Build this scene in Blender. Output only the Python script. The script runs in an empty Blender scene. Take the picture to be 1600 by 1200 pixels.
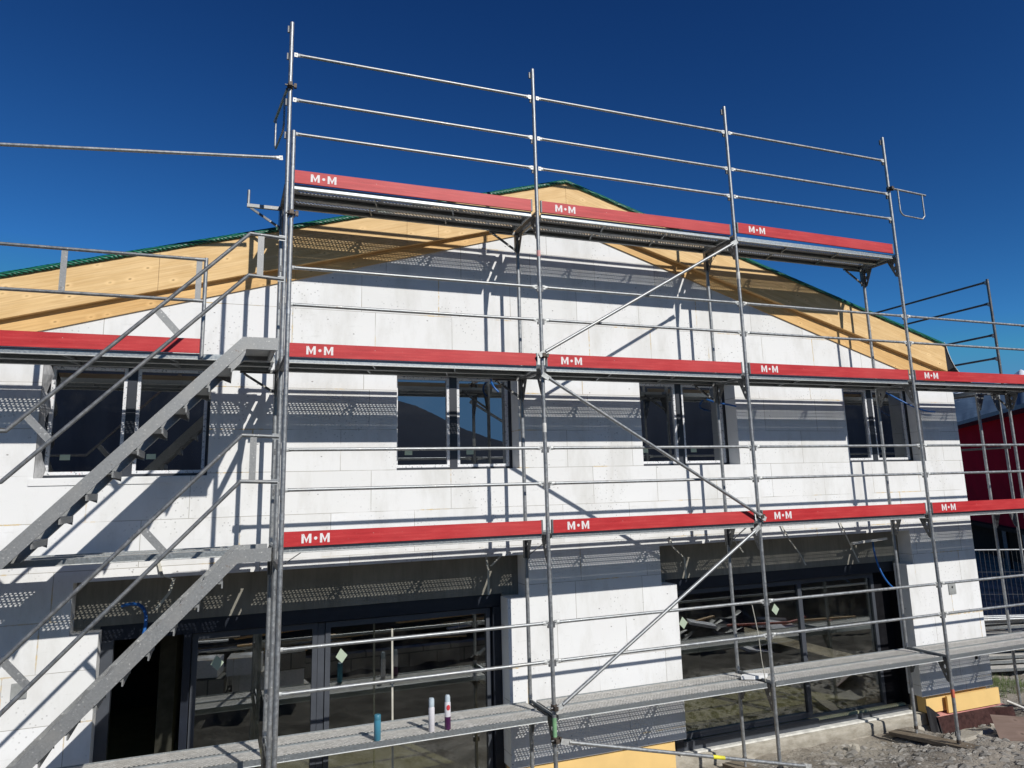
import bpy, bmesh, math, random
from mathutils import Vector, Matrix
from mathutils.geometry import tessellate_polygon
random.seed(7)
S = bpy.context.scene
COL = S.collection
# ------------------------------------------------------------------ camera, sky, sun, exposure
CAMP = Vector((-0.5639, -8.2362, 2.5427))
FW = Vector((0.36434, 0.91269, 0.18506)); RT = Vector((0.93027, -0.36589, -0.02692)); UP = Vector((-0.04314, -0.18197, 0.98236))
cam_d = bpy.data.cameras.new('camera'); cam = bpy.data.objects.new('camera', cam_d); COL.objects.link(cam)
m = Matrix((RT, UP, -FW)).transposed().to_4x4(); m.translation = CAMP
cam.matrix_world = m
cam_d.sensor_width = 36; cam_d.lens = 1158.35 / 1600 * 36
cam_d.shift_x = -6.26 / 1600; cam_d.shift_y = -56.5 / 1600
cam_d.clip_start = 0.1; cam_d.clip_end = 30000
S.camera = cam
SUN = Vector((0.343, -1.0, 0.785)).normalized()          # towards the sun
w = bpy.data.worlds.new('World'); S.world = w; w.use_nodes = True
nt = w.node_tree; bg = nt.nodes['Background']
sky = nt.nodes.new('ShaderNodeTexSky'); sky.sky_type = 'NISHITA'; sky.sun_disc = False
sky.sun_elevation = math.asin(SUN.z); sky.sun_rotation = math.atan2(SUN.x, SUN.y)
sky.altitude = 2600; sky.air_density = 1.0; sky.dust_density = 0.1; sky.ozone_density = 3.6
# deep high-altitude blue: per channel contrast of the sky texture
sp_ = nt.nodes.new('ShaderNodeSeparateColor'); cb_ = nt.nodes.new('ShaderNodeCombineColor'); nt.links.new(sky.outputs[0], sp_.inputs[0])
for ch, (k_, g_, mx_) in enumerate(((.225, 1.85, 1.6), (.43, 1.75, 3.6), (.59, 1.5, 6.5))):
    pw = nt.nodes.new('ShaderNodeMath'); pw.operation = 'POWER'; pw.inputs[1].default_value = g_; nt.links.new(sp_.outputs[ch], pw.inputs[0])
    ml = nt.nodes.new('ShaderNodeMath'); ml.operation = 'MULTIPLY'; ml.inputs[1].default_value = k_; nt.links.new(pw.outputs[0], ml.inputs[0])
    mi = nt.nodes.new('ShaderNodeMath'); mi.operation = 'MINIMUM'; mi.inputs[1].default_value = mx_; nt.links.new(ml.outputs[0], mi.inputs[0]); nt.links.new(mi.outputs[0], cb_.inputs[ch])
nt.links.new(cb_.outputs[0], bg.inputs[0]); bg.inputs[1].default_value = 0.075
sl = bpy.data.lights.new('sun', 'SUN'); sl.energy = 4.2; sl.angle = math.radians(0.53); sl.color = (1.0, 0.965, 0.91)
so = bpy.data.objects.new('sun', sl); COL.objects.link(so); so.location = (10, -20, 30)
so.rotation_euler = SUN.to_track_quat('Z', 'Y').to_euler()
S.view_settings.view_transform = 'Standard'; S.view_settings.look = 'None'; S.view_settings.gamma = 1
S.view_settings.use_curve_mapping = False; S.view_settings.exposure = 0.0
S.render.engine = 'CYCLES'
S.cycles.transparent_max_bounces = 12; S.cycles.max_bounces = 8

# ------------------------------------------------------------------ materials
class NT:
    def __init__(s, name):
        s.m = bpy.data.materials.new(name); s.m.use_nodes = True; s.t = s.m.node_tree; s.b = s.t.nodes['Principled BSDF']
    def n(s, kind, **kw):
        o = s.t.nodes.new(kind)
        for k, v in kw.items():
            if k.startswith('i_'): o.inputs[k[2:].replace('_', ' ')].default_value = v
            else: setattr(o, k, v)
        return o
    def l(s, a, b): s.t.links.new(a, b)
    def coord(s, scale=(1, 1, 1), rot=(0, 0, 0), loc=(0, 0, 0)):
        c = s.n('ShaderNodeTexCoord'); mp = s.n('ShaderNodeMapping'); mp.inputs['Scale'].default_value = scale
        mp.inputs['Rotation'].default_value = rot; mp.inputs['Location'].default_value = loc
        s.l(c.outputs['Object'], mp.inputs[0]); return mp.outputs[0]
    def noise(s, vec, scale, detail=4, rough=.55):
        o = s.n('ShaderNodeTexNoise'); o.inputs['Scale'].default_value = scale; o.inputs['Detail'].default_value = detail
        o.inputs['Roughness'].default_value = rough
        if vec is not None: s.l(vec, o.inputs['Vector'])
        return o.outputs['Fac']
    def ramp(s, fac, stops):
        r = s.n('ShaderNodeValToRGB'); e = r.color_ramp.elements
        while len(e) > 1: e.remove(e[-1])
        e[0].position = stops[0][0]; e[0].color = (*stops[0][1], 1)
        for p, c in stops[1:]:
            x = e.new(p); x.color = (*c, 1)
        s.l(fac, r.inputs[0]); return r.outputs[0]
    def mix(s, fac, a, b, mode='MIX'):
        o = s.n('ShaderNodeMix'); o.data_type = 'RGBA'; o.blend_type = mode
        for sock, v in ((o.inputs[0], fac), (o.inputs[6], a), (o.inputs[7], b)):
            if isinstance(v, (int, float)): sock.default_value = v
            elif isinstance(v, tuple): sock.default_value = (*v, 1)
            else: s.l(v, sock)
        return o.outputs[2]
    def bump(s, h, strength, dist=.01):
        b = s.n('ShaderNodeBump'); b.inputs['Strength'].default_value = strength; b.inputs['Distance'].default_value = dist
        s.l(h, b.inputs['Height']); s.l(b.outputs[0], s.b.inputs['Normal'])
    def base(s, v):
        if isinstance(v, tuple): s.b.inputs['Base Color'].default_value = (*v, 1)
        else: s.l(v, s.b.inputs['Base Color'])
    def set(s, rough=None, metal=None, spec=None):
        if rough is not None: s.b.inputs['Roughness'].default_value = rough
        if metal is not None: s.b.inputs['Metallic'].default_value = metal
        if spec is not None: s.b.inputs['Specular IOR Level'].default_value = spec
        return s

def g(v): return (v, v, v)
def simple(name, col, rough=.6, metal=0, nscale=8, var=.25, bump=0, stretch=(1, 1, 1)):
    t = NT(name); v = t.coord(stretch); f = t.noise(v, nscale, 5)
    a = tuple(c * (1 - var) for c in col); b = tuple(min(1, c * (1 + var)) for c in col)
    t.base(t.ramp(f, [(.3, a), (.7, b)])); t.set(rough, metal)
    if bump: t.bump(f, bump, .01)
    return t.m
def galv(name, base=(.35, .365, .37), rough=.46, metal=.68, dirt=.5, sc=24, ct=1.0):
    t = NT(name); v = t.coord()
    f = t.noise(v, sc, 6, .65); f2 = t.noise(v, 3.1, 3)
    lo = tuple(c * (1 - .34 * ct) for c in base); hi = tuple(min(1, c * (1 + .28 * ct)) for c in base)
    c = t.ramp(f, [(.3, lo), (.55, base), (.75, hi)])
    c = t.mix(t.ramp(f2, [(.52, g(0)), (.72, g(dirt))]), c, (.42, .40, .36))
    sp = t.noise(v, 60, 2); c = t.mix(t.ramp(sp, [(.66, g(0)), (.71, g(.8))]), c, (.70, .69, .65)); rs = t.noise(v, 13, 4, .7); c = t.mix(t.ramp(rs, [(.66, g(0)), (.72, g(.55))]), c, (.17, .10, .06))
    t.base(c); r = t.ramp(f, [(.3, g(rough - .08)), (.7, g(rough + .16))]); t.l(r, t.b.inputs['Roughness']); t.set(metal=metal)
    t.bump(f, .15, .004)
    return t.m
M = {}
M['tube'] = galv('galvanised_tube')
M['steel'] = galv('galvanised_sheet', (.44, .46, .47), .45, .7)
M['deck'] = galv('steel_deck_surface', (.54, .525, .49), .8, .12, .9)
M['rail'] = galv('dull_grey_tube', (.23, .24, .245), .5, .55, .3)
M['edge'] = galv('deck_side_profile', (.40, .43, .44), .38, .8, .3, 45, .5)
M['darkst'] = galv('dark_weathered_steel', (.16, .165, .17), .55, .6, .3)
M['alu'] = galv('brushed_aluminium', (.315, .32, .315), .5, .5, .35, 60, .5)
M['under'] = galv('steel_deck_underside', (.27, .275, .275), .6, .4, .3)
M['bright'] = galv('bright_flattened_steel', (.58, .59, .57), .5, .35, .3)
M['rust'] = simple('rusty_coupler', (.10, .08, .065), .6, .5, 30, .5)
M['green'] = simple('green_paint', (.22, .42, .22), .5, 0, 20, .2)
M['pink'] = simple('pink_tape', (.60, .30, .28), .6)
M['orange'] = simple('orange_red_tape', (.55, .13, .08), .6)
M['whitetape'] = simple('white_tape', (.68, .67, .62), .6)
M['yellowtape'] = simple('yellow_tape', (.75, .68, .05), .5)

# red toe boards
t = NT('red_painted_wood'); v = t.coord((1, 6, 14)); f = t.noise(v, 2.2, 6, .6); v2 = t.coord((3, 3, 10)); f2 = t.noise(v2, 3, 2)
c = t.ramp(f, [(.3, (.40, .018, .022)), (.55, (.52, .030, .034)), (.75, (.62, .07, .065))])
c = t.mix(t.ramp(f2, [(.66, g(0)), (.72, g(.55))]), c, (.30, .015, .02))
sc = t.noise(t.coord((4, 4, 30)), 9, 3); c = t.mix(t.ramp(sc, [(.64, g(0)), (.72, g(.55))]), c, (.70, .30, .26)); fd = t.noise(t.coord((.5, 1, .5)), 1.3, 3); c = t.mix(t.ramp(fd, [(.45, g(0)), (.7, g(.35))]), c, (.66, .12, .11)); spl = t.noise(t.coord((1, 1, 1), loc=(4, 0, 2)), 26, 3, .6); c = t.mix(t.ramp(spl, [(.71, g(0)), (.74, g(.8))]), c, (.62, .55, .50))
t.base(c); t.set(.48, 0, .4); t.bump(f, .25, .003); M['red'] = t.m
t = NT('white_stencil_paint'); f = t.noise(t.coord((1, 1, 1)), 60, 4, .7)
t.base(t.ramp(f, [(.34, (.62, .25, .24)), (.42, (.80, .78, .76))])); t.set(.6); M['letter'] = t.m

# EPS facade insulation: staggered blocks, foam filled joints, pocks, dirt
t = NT('white_insulation_boards')
co = t.n('ShaderNodeTexCoord'); sx = t.n('ShaderNodeSeparateXYZ'); t.l(co.outputs['Object'], sx.inputs[0])
cx = t.n('ShaderNodeCombineXYZ'); t.l(sx.outputs[0], cx.inputs[0]); t.l(sx.outputs[2], cx.inputs[1])
rz = t.n('ShaderNodeMath', operation='MULTIPLY_ADD'); rz.inputs[1].default_value = 2.0; rz.inputs[2].default_value = .4; t.l(sx.outputs[2], rz.inputs[0])
fl = t.n('ShaderNodeMath', operation='FLOOR'); t.l(rz.outputs[0], fl.inputs[0]); wn = t.n('ShaderNodeTexWhiteNoise', noise_dimensions='1D'); t.l(fl.outputs[0], wn.inputs['W'])
ax_ = t.n('ShaderNodeMath', operation='ADD'); t.l(sx.outputs[0], ax_.inputs[0]); t.l(wn.outputs['Value'], ax_.inputs[1]); t.l(ax_.outputs[0], cx.inputs[0])
mp = t.n('ShaderNodeMapping'); mp.inputs['Location'].default_value = (.32, .2, 0); t.l(cx.outputs[0], mp.inputs[0])
br = t.n('ShaderNodeTexBrick'); br.offset = 0; br.squash = 1
for k, x in (('Scale', 1), ('Mortar Size', .0034), ('Mortar Smooth', .1), ('Bias', 0), ('Brick Width', 1.02), ('Row Height', .5)): br.inputs[k].default_value = x
br.inputs['Color1'].default_value = (.815, .82, .815, 1); br.inputs['Color2'].default_value = (.755, .755, .737, 1); br.inputs['Mortar'].default_value = (.37, .355, .32, 1)
t.l(mp.outputs[0], br.inputs['Vector'])
br2 = t.n('ShaderNodeTexBrick'); br2.offset = 0
for k, x in (('Scale', 1), ('Mortar Size', .009), ('Mortar Smooth', .3), ('Brick Width', 1.02), ('Row Height', .5)): br2.inputs[k].default_value = x
t.l(mp.outputs[0], br2.inputs['Vector'])
p3 = co.outputs['Object']
jn = t.noise(p3, 1.1, 2); jn2 = t.noise(p3, 17, 4, .7)
white = t.mix(t.ramp(t.noise(p3, 1.7, 2), [(.36, g(0)), (.5, g(1))]), (.785, .785, .775), br.outputs['Color'])
foam = t.n('ShaderNodeMath', operation='MULTIPLY'); t.l(br2.outputs['Fac'], foam.inputs[0])
fr = t.ramp(t.n('ShaderNodeMath', operation='ADD').outputs[0], [(.5, g(0)), (.6, g(1))]) if False else t.ramp(jn, [(.55, g(0)), (.60, g(1))])
t.l(fr, foam.inputs[1]); foam2 = t.n('ShaderNodeMath', operation='MULTIPLY'); t.l(foam.outputs[0], foam2.inputs[0]); t.l(t.ramp(jn2, [(.40, g(0)), (.60, g(1))]), foam2.inputs[1])
c = t.mix(foam2.outputs[0], white, (.66, .50, .26))
st = t.noise(t.coord((1, 1, .35)), 2.6, 6, .68); c = t.mix(t.ramp(st, [(.48, g(0)), (.72, g(.55))]), c, (.56, .55, .51))
sm = t.noise(t.coord((.6, .6, 3.5), loc=(3, 1, 5)), 5, 6, .75); c = t.mix(t.ramp(sm, [(.60, g(0)), (.78, g(.5))]), c, (.50, .50, .47))
pk = t.n('ShaderNodeTexVoronoi'); pk.voronoi_dimensions = '2D'; pk.inputs['Scale'].default_value = 13; t.l(cx.outputs[0], pk.inputs['Vector'])
msk = t.noise(p3, 1.9, 3); pm = t.n('ShaderNodeMath', operation='MULTIPLY'); t.l(t.ramp(pk.outputs['Distance'], [(.06, g(.6)), (.14, g(0))]), pm.inputs[0]); t.l(t.ramp(msk, [(.5, g(0)), (.62, g(1))]), pm.inputs[1])
c = t.mix(pm.outputs[0], c, (.35, .35, .34))
pk2 = t.n('ShaderNodeTexVoronoi'); pk2.inputs['Scale'].default_value = 4.3; t.l(t.coord((1, 1, 1.6), loc=(2.2, 0, .7)), pk2.inputs['Vector'])
c = t.mix(t.ramp(pk2.outputs['Distance'], [(.035, g(.8)), (.06, g(0))]), c, (.22, .21, .20))
t.base(c); t.set(.88, 0, .2); t.bump(t.noise(p3, 90, 3), .12, .004); M['eps'] = t.m

def woodmat(name, a, b, dark, sc=1.0):
    t = NT(name); v = t.coord((.55 * sc, 3, 9 * sc)); f = t.noise(v, 2.4, 7, .62)
    wv = t.n('ShaderNodeTexWave'); wv.wave_type = 'BANDS'; wv.bands_direction = 'Z'
    wv.inputs['Scale'].default_value = 2.2; wv.inputs['Distortion'].default_value = 7; wv.inputs['Detail'].default_value = 3; wv.inputs['Detail Scale'].default_value = 1.2
    t.l(t.coord((.35, 1, 2.4)), wv.inputs['Vector'])
    c = t.mix(t.ramp(f, [(.3, g(0)), (.7, g(1))]), a, b)
    c = t.mix(t.ramp(wv.outputs['Fac'], [(.1, g(.10)), (.5, g(0))]), c, dark); bl = t.noise(t.coord((.7, 1, 2.2)), 2.2, 4); c = t.mix(t.ramp(bl, [(.45, g(0)), (.68, g(.55))]), c, tuple(min(1, x * 1.16) for x in a))
    gr = t.noise(t.coord((.5, 1, 34)), 2.2, 5, .7); c = t.mix(t.ramp(gr, [(.44, g(0)), (.62, g(.42))]), c, dark)
    vo = t.n('ShaderNodeTexVoronoi'); vo.voronoi_dimensions = '2D'; vo.inputs['Scale'].default_value = 2.7; t.l(t.coord((1, 1, 1.7), rot=(math.pi / 2, 0, 0)), vo.inputs['Vector'])
    km = t.n('ShaderNodeMath', operation='MULTIPLY'); t.l(t.ramp(vo.outputs['Distance'], [(.018, g(.8)), (.035, g(.35)), (.075, g(0))]), km.inputs[0]); t.l(t.ramp(t.noise(t.coord((1, 1, 1), loc=(7, 0, 3)), 3.1, 2), [(.42, g(.1)), (.58, g(1))]), km.inputs[1])
    c = t.mix(km.outputs[0], c, tuple(x * .55 for x in dark))
    vo2 = t.n('ShaderNodeTexVoronoi'); vo2.voronoi_dimensions = '2D'; vo2.inputs['Scale'].default_value = 2.7; t.l(t.coord((1, 1, 1.7), rot=(math.pi / 2, 0, 0)), vo2.inputs['Vector'])
    c = t.mix(t.ramp(vo2.outputs['Distance'], [(.03, g(0)), (.07, g(.45)), (.18, g(0))]), c, tuple(min(1, x * 1.25) for x in a))
    t.base(c); t.set(.62, 0, .3); t.bump(f, .2, .003); return t.m
M['wood'] = woodmat('spruce_board', (.80, .57, .29), (.69, .45, .19), (.50, .29, .11))
M['wood2'] = woodmat('spruce_board_darker', (.76, .50, .22), (.66, .40, .15), (.46, .25, .09))
M['oldwood_darkback'] = woodmat('weathered_plank_and_dark_back', (.23, .19, .14), (.17, .135, .10), (.09, .07, .05), 1.6)
M['ply'] = woodmat('brown_plywood', (.22, .155, .125), (.18, .125, .10), (.15, .10, .07), .8)
t = NT('green_roof_membrane'); wv = t.n('ShaderNodeTexWave'); wv.inputs['Scale'].default_value = 5.5; wv.inputs['Distortion'].default_value = 7; wv.inputs['Detail'].default_value = 3
t.l(t.coord((1, 0, 2.5), rot=(0, .9, 0)), wv.inputs['Vector'])
t.base(t.ramp(wv.outputs['Fac'], [(.25, (.002, .035, .02)), (.6, (.006, .11, .06)), (.95, (.02, .20, .12))])); t.set(.4); t.bump(wv.outputs['Fac'], .4, .01); M['greenroof'] = t.m
t = NT('raw_concrete'); v = t.coord((1, 1, .4)); f = t.noise(v, 3, 7, .65); f2 = t.noise(t.coord((6, 1, .5)), 5, 3)
c = t.ramp(f, [(.3, (.17, .16, .135)), (.55, (.235, .225, .19)), (.75, (.29, .28, .24))]); c = t.mix(t.ramp(f2, [(.45, g(0)), (.7, g(.35))]), c, (.13, .12, .10))
t.base(c); t.set(.9); t.bump(f, .3, .01); M['concrete'] = t.m
t = NT('plinth_concrete'); f = t.noise(t.coord((1, 1, 2.5)), 5, 7, .7); c = t.ramp(f, [(.3, (.25, .225, .18)), (.5, (.38, .35, .29)), (.75, (.50, .47, .41))])
t.base(c); t.set(.92); t.bump(f, .7, .02); M['plinth'] = t.m
M['anthra'] = simple('anthracite_frame', (.062, .069, .082), .42, 0, 6, .12)
M['winframe'] = simple('dark_window_frame', (.030, .035, .046), .45, 0, 6, .12)
M['navy'] = simple('dark_blue_shutter_box', (.010, .014, .024), .45, 0, 6, .2)
t = NT('printed_protective_film'); f = t.noise(t.coord((1, 1, 1)), 38, 3, .7); f2 = t.noise(t.coord((1, 1, .2)), 3, 2)
c = t.ramp(f, [(.36, (.16, .17, .18)), (.42, (.72, .73, .75)), (.6, (.78, .79, .80)), (.70, (.55, .35, .35))]); t.base(c); t.set(.35); M['film'] = t.m
M['foil'] = simple('crumpled_grey_foil', (.42, .42, .42), .4, .2, 14, .5, .6, (1, 1, .4))
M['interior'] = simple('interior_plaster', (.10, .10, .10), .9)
t = NT('screed_floor'); f = t.noise(t.coord(), 3, 6, .6); t.base(t.ramp(f, [(.3, (.42, .41, .25)), (.7, (.52, .51, .33))])); t.set(.8); M['screed'] = t.m
M['xps'] = simple('yellow_foam_board', (.82, .56, .22), .8, 0, 3, .06)
M['membrane'] = simple('red_brown_dimple_sheet', (.16, .085, .075), .6, 0, 18, .4)
M['black'] = simple('black_membrane', (.012, .012, .014), .5)
M['blue'] = simple('blue_corrugated_conduit', (.02, .13, .42), .4)
M['strap'] = simple('pale_plastic_strip', (.52, .50, .42), .5)
M['sticker'] = simple('pale_green_sticker', (.42, .50, .38), .6, 0, 8, .05)
M['greybox'] = simple('grey_junction_box', (.30, .31, .30), .6)
M['teal'] = simple('teal_flask', (.06, .24, .34), .35, 0, 6, .08)
M['tealcap'] = simple('teal_flask_cap', (.05, .19, .26), .4)
M['canwhite'] = simple('white_can_label', (.66, .64, .66), .35, 0, 40, .08)
M['canclear'] = simple('pale_can_cap', (.45, .52, .56), .25)
M['canred'] = simple('red_can_logo', (.60, .05, .06), .4)
M['canpurple'] = simple('dark_purple_can_label', (.07, .015, .07), .35)
M['redwall'] = simple('crimson_cladding', (.34, .006, .022), .8, 0, 1.3, .15)
M['slate'] = simple('dark_blue_roof_edge', (.03, .05, .09), .5)
M['dark'] = simple('dark_recess', (.012, .012, .014), .9)
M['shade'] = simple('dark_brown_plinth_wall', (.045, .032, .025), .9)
M['block'] = None
t = NT('grey_block_wall'); co = t.n('ShaderNodeTexCoord'); sx = t.n('ShaderNodeSeparateXYZ'); t.l(co.outputs['Object'], sx.inputs[0]); cx = t.n('ShaderNodeCombineXYZ'); t.l(sx.outputs[0], cx.inputs[0]); t.l(sx.outputs[2], cx.inputs[1])
br = t.n('ShaderNodeTexBrick'); br.inputs['Scale'].default_value = 1
for k, x in (('Mortar Size', .012), ('Brick Width', .62), ('Row Height', .3)): br.inputs[k].default_value = x
br.inputs['Color1'].default_value = (.34, .33, .29, 1); br.inputs['Color2'].default_value = (.26, .25, .22, 1); br.inputs['Mortar'].default_value = (.08, .08, .07, 1)
t.l(cx.outputs[0], br.inputs['Vector']); t.base(br.outputs['Color']); t.set(.9); M['block'] = t.m
t = NT('mountain_side'); co = t.n('ShaderNodeTexCoord'); sx = t.n('ShaderNodeSeparateXYZ'); t.l(co.outputs['Object'], sx.inputs[0])
nz = t.noise(co.outputs['Object'], .004, 8, .7)
ad = t.n('ShaderNodeMath', operation='MULTIPLY_ADD'); ad.inputs[1].default_value = 700; t.l(nz, ad.inputs[0]); t.l(sx.outputs[2], ad.inputs[2])
mr = t.n('ShaderNodeMapRange'); mr.inputs[1].default_value = 860; mr.inputs[2].default_value = 930; t.l(ad.outputs[0], mr.inputs[0])
nf = t.noise(co.outputs['Object'], .02, 8, .75); hazy_slope = t.ramp(nf, [(.35, (.045, .075, .12)), (.6, (.065, .10, .155))]); snow = t.ramp(nf, [(.35, (.30, .36, .46)), (.48, (.62, .66, .72)), (.6, (.8, .82, .85))])  # blue distance haze is painted into the lower slope colour
t.base(t.mix(mr.outputs[0], hazy_slope, snow)); t.set(.9, 0, .1); M['mountain'] = t.m
M['forest'] = simple('forested_ridge', (.010, .024, .052), .95, 0, .01, .1)
t = NT('stony_ground'); v = t.coord(); f = t.noise(v, 2.2, 8, .7); f2 = t.noise(v, 22, 5, .7)
c = t.ramp(f, [(.32, (.17, .145, .115)), (.48, (.27, .24, .20)), (.6, (.42, .385, .33)), (.75, (.30, .27, .23))]); c = t.mix(t.ramp(f2, [(.35, g(.6)), (.55, g(0))]), c, (.09, .08, .065)); f3 = t.noise(t.coord((1, 1, 1), loc=(5, 2, 0)), .9, 3, .5); c = t.mix(t.ramp(f3, [(.45, g(0)), (.62, g(.6))]), c, (.40, .36, .30))
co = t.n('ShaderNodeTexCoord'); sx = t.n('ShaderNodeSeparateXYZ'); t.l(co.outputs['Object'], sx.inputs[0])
pit_dark = t.n('ShaderNodeMath', operation='MULTIPLY_ADD'); pit_dark.inputs[1].default_value = 1.5; t.l(f, pit_dark.inputs[0]); t.l(sx.outputs[1], pit_dark.inputs[2])
pit_mask = t.n('ShaderNodeMapRange'); pit_mask.inputs[1].default_value = -.9; pit_mask.inputs[2].default_value = -1.6; pit_mask.inputs[3].default_value = 0; pit_mask.inputs[4].default_value = .85; t.l(pit_dark.outputs[0], pit_mask.inputs[0])
c = t.mix(pit_mask.outputs[0], c, (.035, .030, .022))  # darkness put into the trench soil colour so the patio glass mirrors it dark
t.base(c); t.set(.95, 0, .2); t.bump(f2, .9, .03); M['ground'] = t.m
t = NT('rubble_stone'); f = t.noise(t.coord(), 9, 4); t.base(t.ramp(f, [(.3, (.14, .135, .125)), (.5, (.24, .225, .20)), (.66, (.38, .36, .32)), (.76, (.68, .66, .62))])); t.set(.9, 0, .2); M['stone'] = t.m
for k_ in ('forest', 'dark', 'shade', 'mountain', 'redwall', 'interior'): M[k_].node_tree.nodes['Principled BSDF'].inputs['Specular IOR Level'].default_value = .02
M['grass'] = simple('grass_blade', (.075, .11, .03), .7, 0, 4, .5)

def glassmat(name, refl, tint, dirt=.0):
    m = bpy.data.materials.new(name); m.use_nodes = True; t = m.node_tree
    for n in list(t.nodes): t.nodes.remove(n)
    out = t.nodes.new('ShaderNodeOutputMaterial'); tr = t.nodes.new('ShaderNodeBsdfTransparent'); tr.inputs[0].default_value = (*tint, 1)
    gl = t.nodes.new('ShaderNodeBsdfGlossy'); gl.inputs['Roughness'].default_value = .003; gl.inputs[0].default_value = (.9, .95, 1, 1)
    fr = t.nodes.new('ShaderNodeLayerWeight'); fr.inputs[0].default_value = .25
    mr = t.nodes.new('ShaderNodeMapRange'); mr.inputs[1].default_value = 0; mr.inputs[2].default_value = 1; mr.inputs[3].default_value = refl; mr.inputs[4].default_value = 1
    nz = t.nodes.new('ShaderNodeTexNoise'); nz.inputs['Scale'].default_value = .8; bp = t.nodes.new('ShaderNodeBump'); bp.inputs['Strength'].default_value = .02; bp.inputs['Distance'].default_value = .02
    co = t.nodes.new('ShaderNodeTexCoord'); t.links.new(co.outputs['Object'], nz.inputs['Vector']); t.links.new(nz.outputs['Fac'], bp.inputs['Height']); t.links.new(bp.outputs[0], gl.inputs['Normal'])
    mx = t.nodes.new('ShaderNodeMixShader'); t.links.new(fr.outputs['Fresnel'], mr.inputs[0]); t.links.new(mr.outputs[0], mx.inputs[0])
    t.links.new(tr.outputs[0], mx.inputs[1]); t.links.new(gl.outputs[0], mx.inputs[2])
    df = t.nodes.new('ShaderNodeBsdfDiffuse'); df.inputs[0].default_value = (.5, .5, .48, 1); mx2 = t.nodes.new('ShaderNodeMixShader'); dn = t.nodes.new('ShaderNodeTexNoise'); dn.inputs['Scale'].default_value = 2.3; dn.inputs['Detail'].default_value = 8; dn.inputs['Roughness'].default_value = .75; t.links.new(co.outputs['Object'], dn.inputs['Vector'])
    dr = t.nodes.new('ShaderNodeMapRange'); dr.inputs[1].default_value = .48; dr.inputs[2].default_value = .75; dr.inputs[4].default_value = dirt; t.links.new(dn.outputs['Fac'], dr.inputs[0]); t.links.new(dr.outputs[0], mx2.inputs[0])
    t.links.new(mx.outputs[0], mx2.inputs[1]); t.links.new(df.outputs[0], mx2.inputs[2]); t.links.new(mx2.outputs[0], out.inputs[0]); return m
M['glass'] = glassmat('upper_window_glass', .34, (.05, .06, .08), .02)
M['glass2'] = glassmat('patio_glass', .22, (.78, .78, .70), .025)

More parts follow.
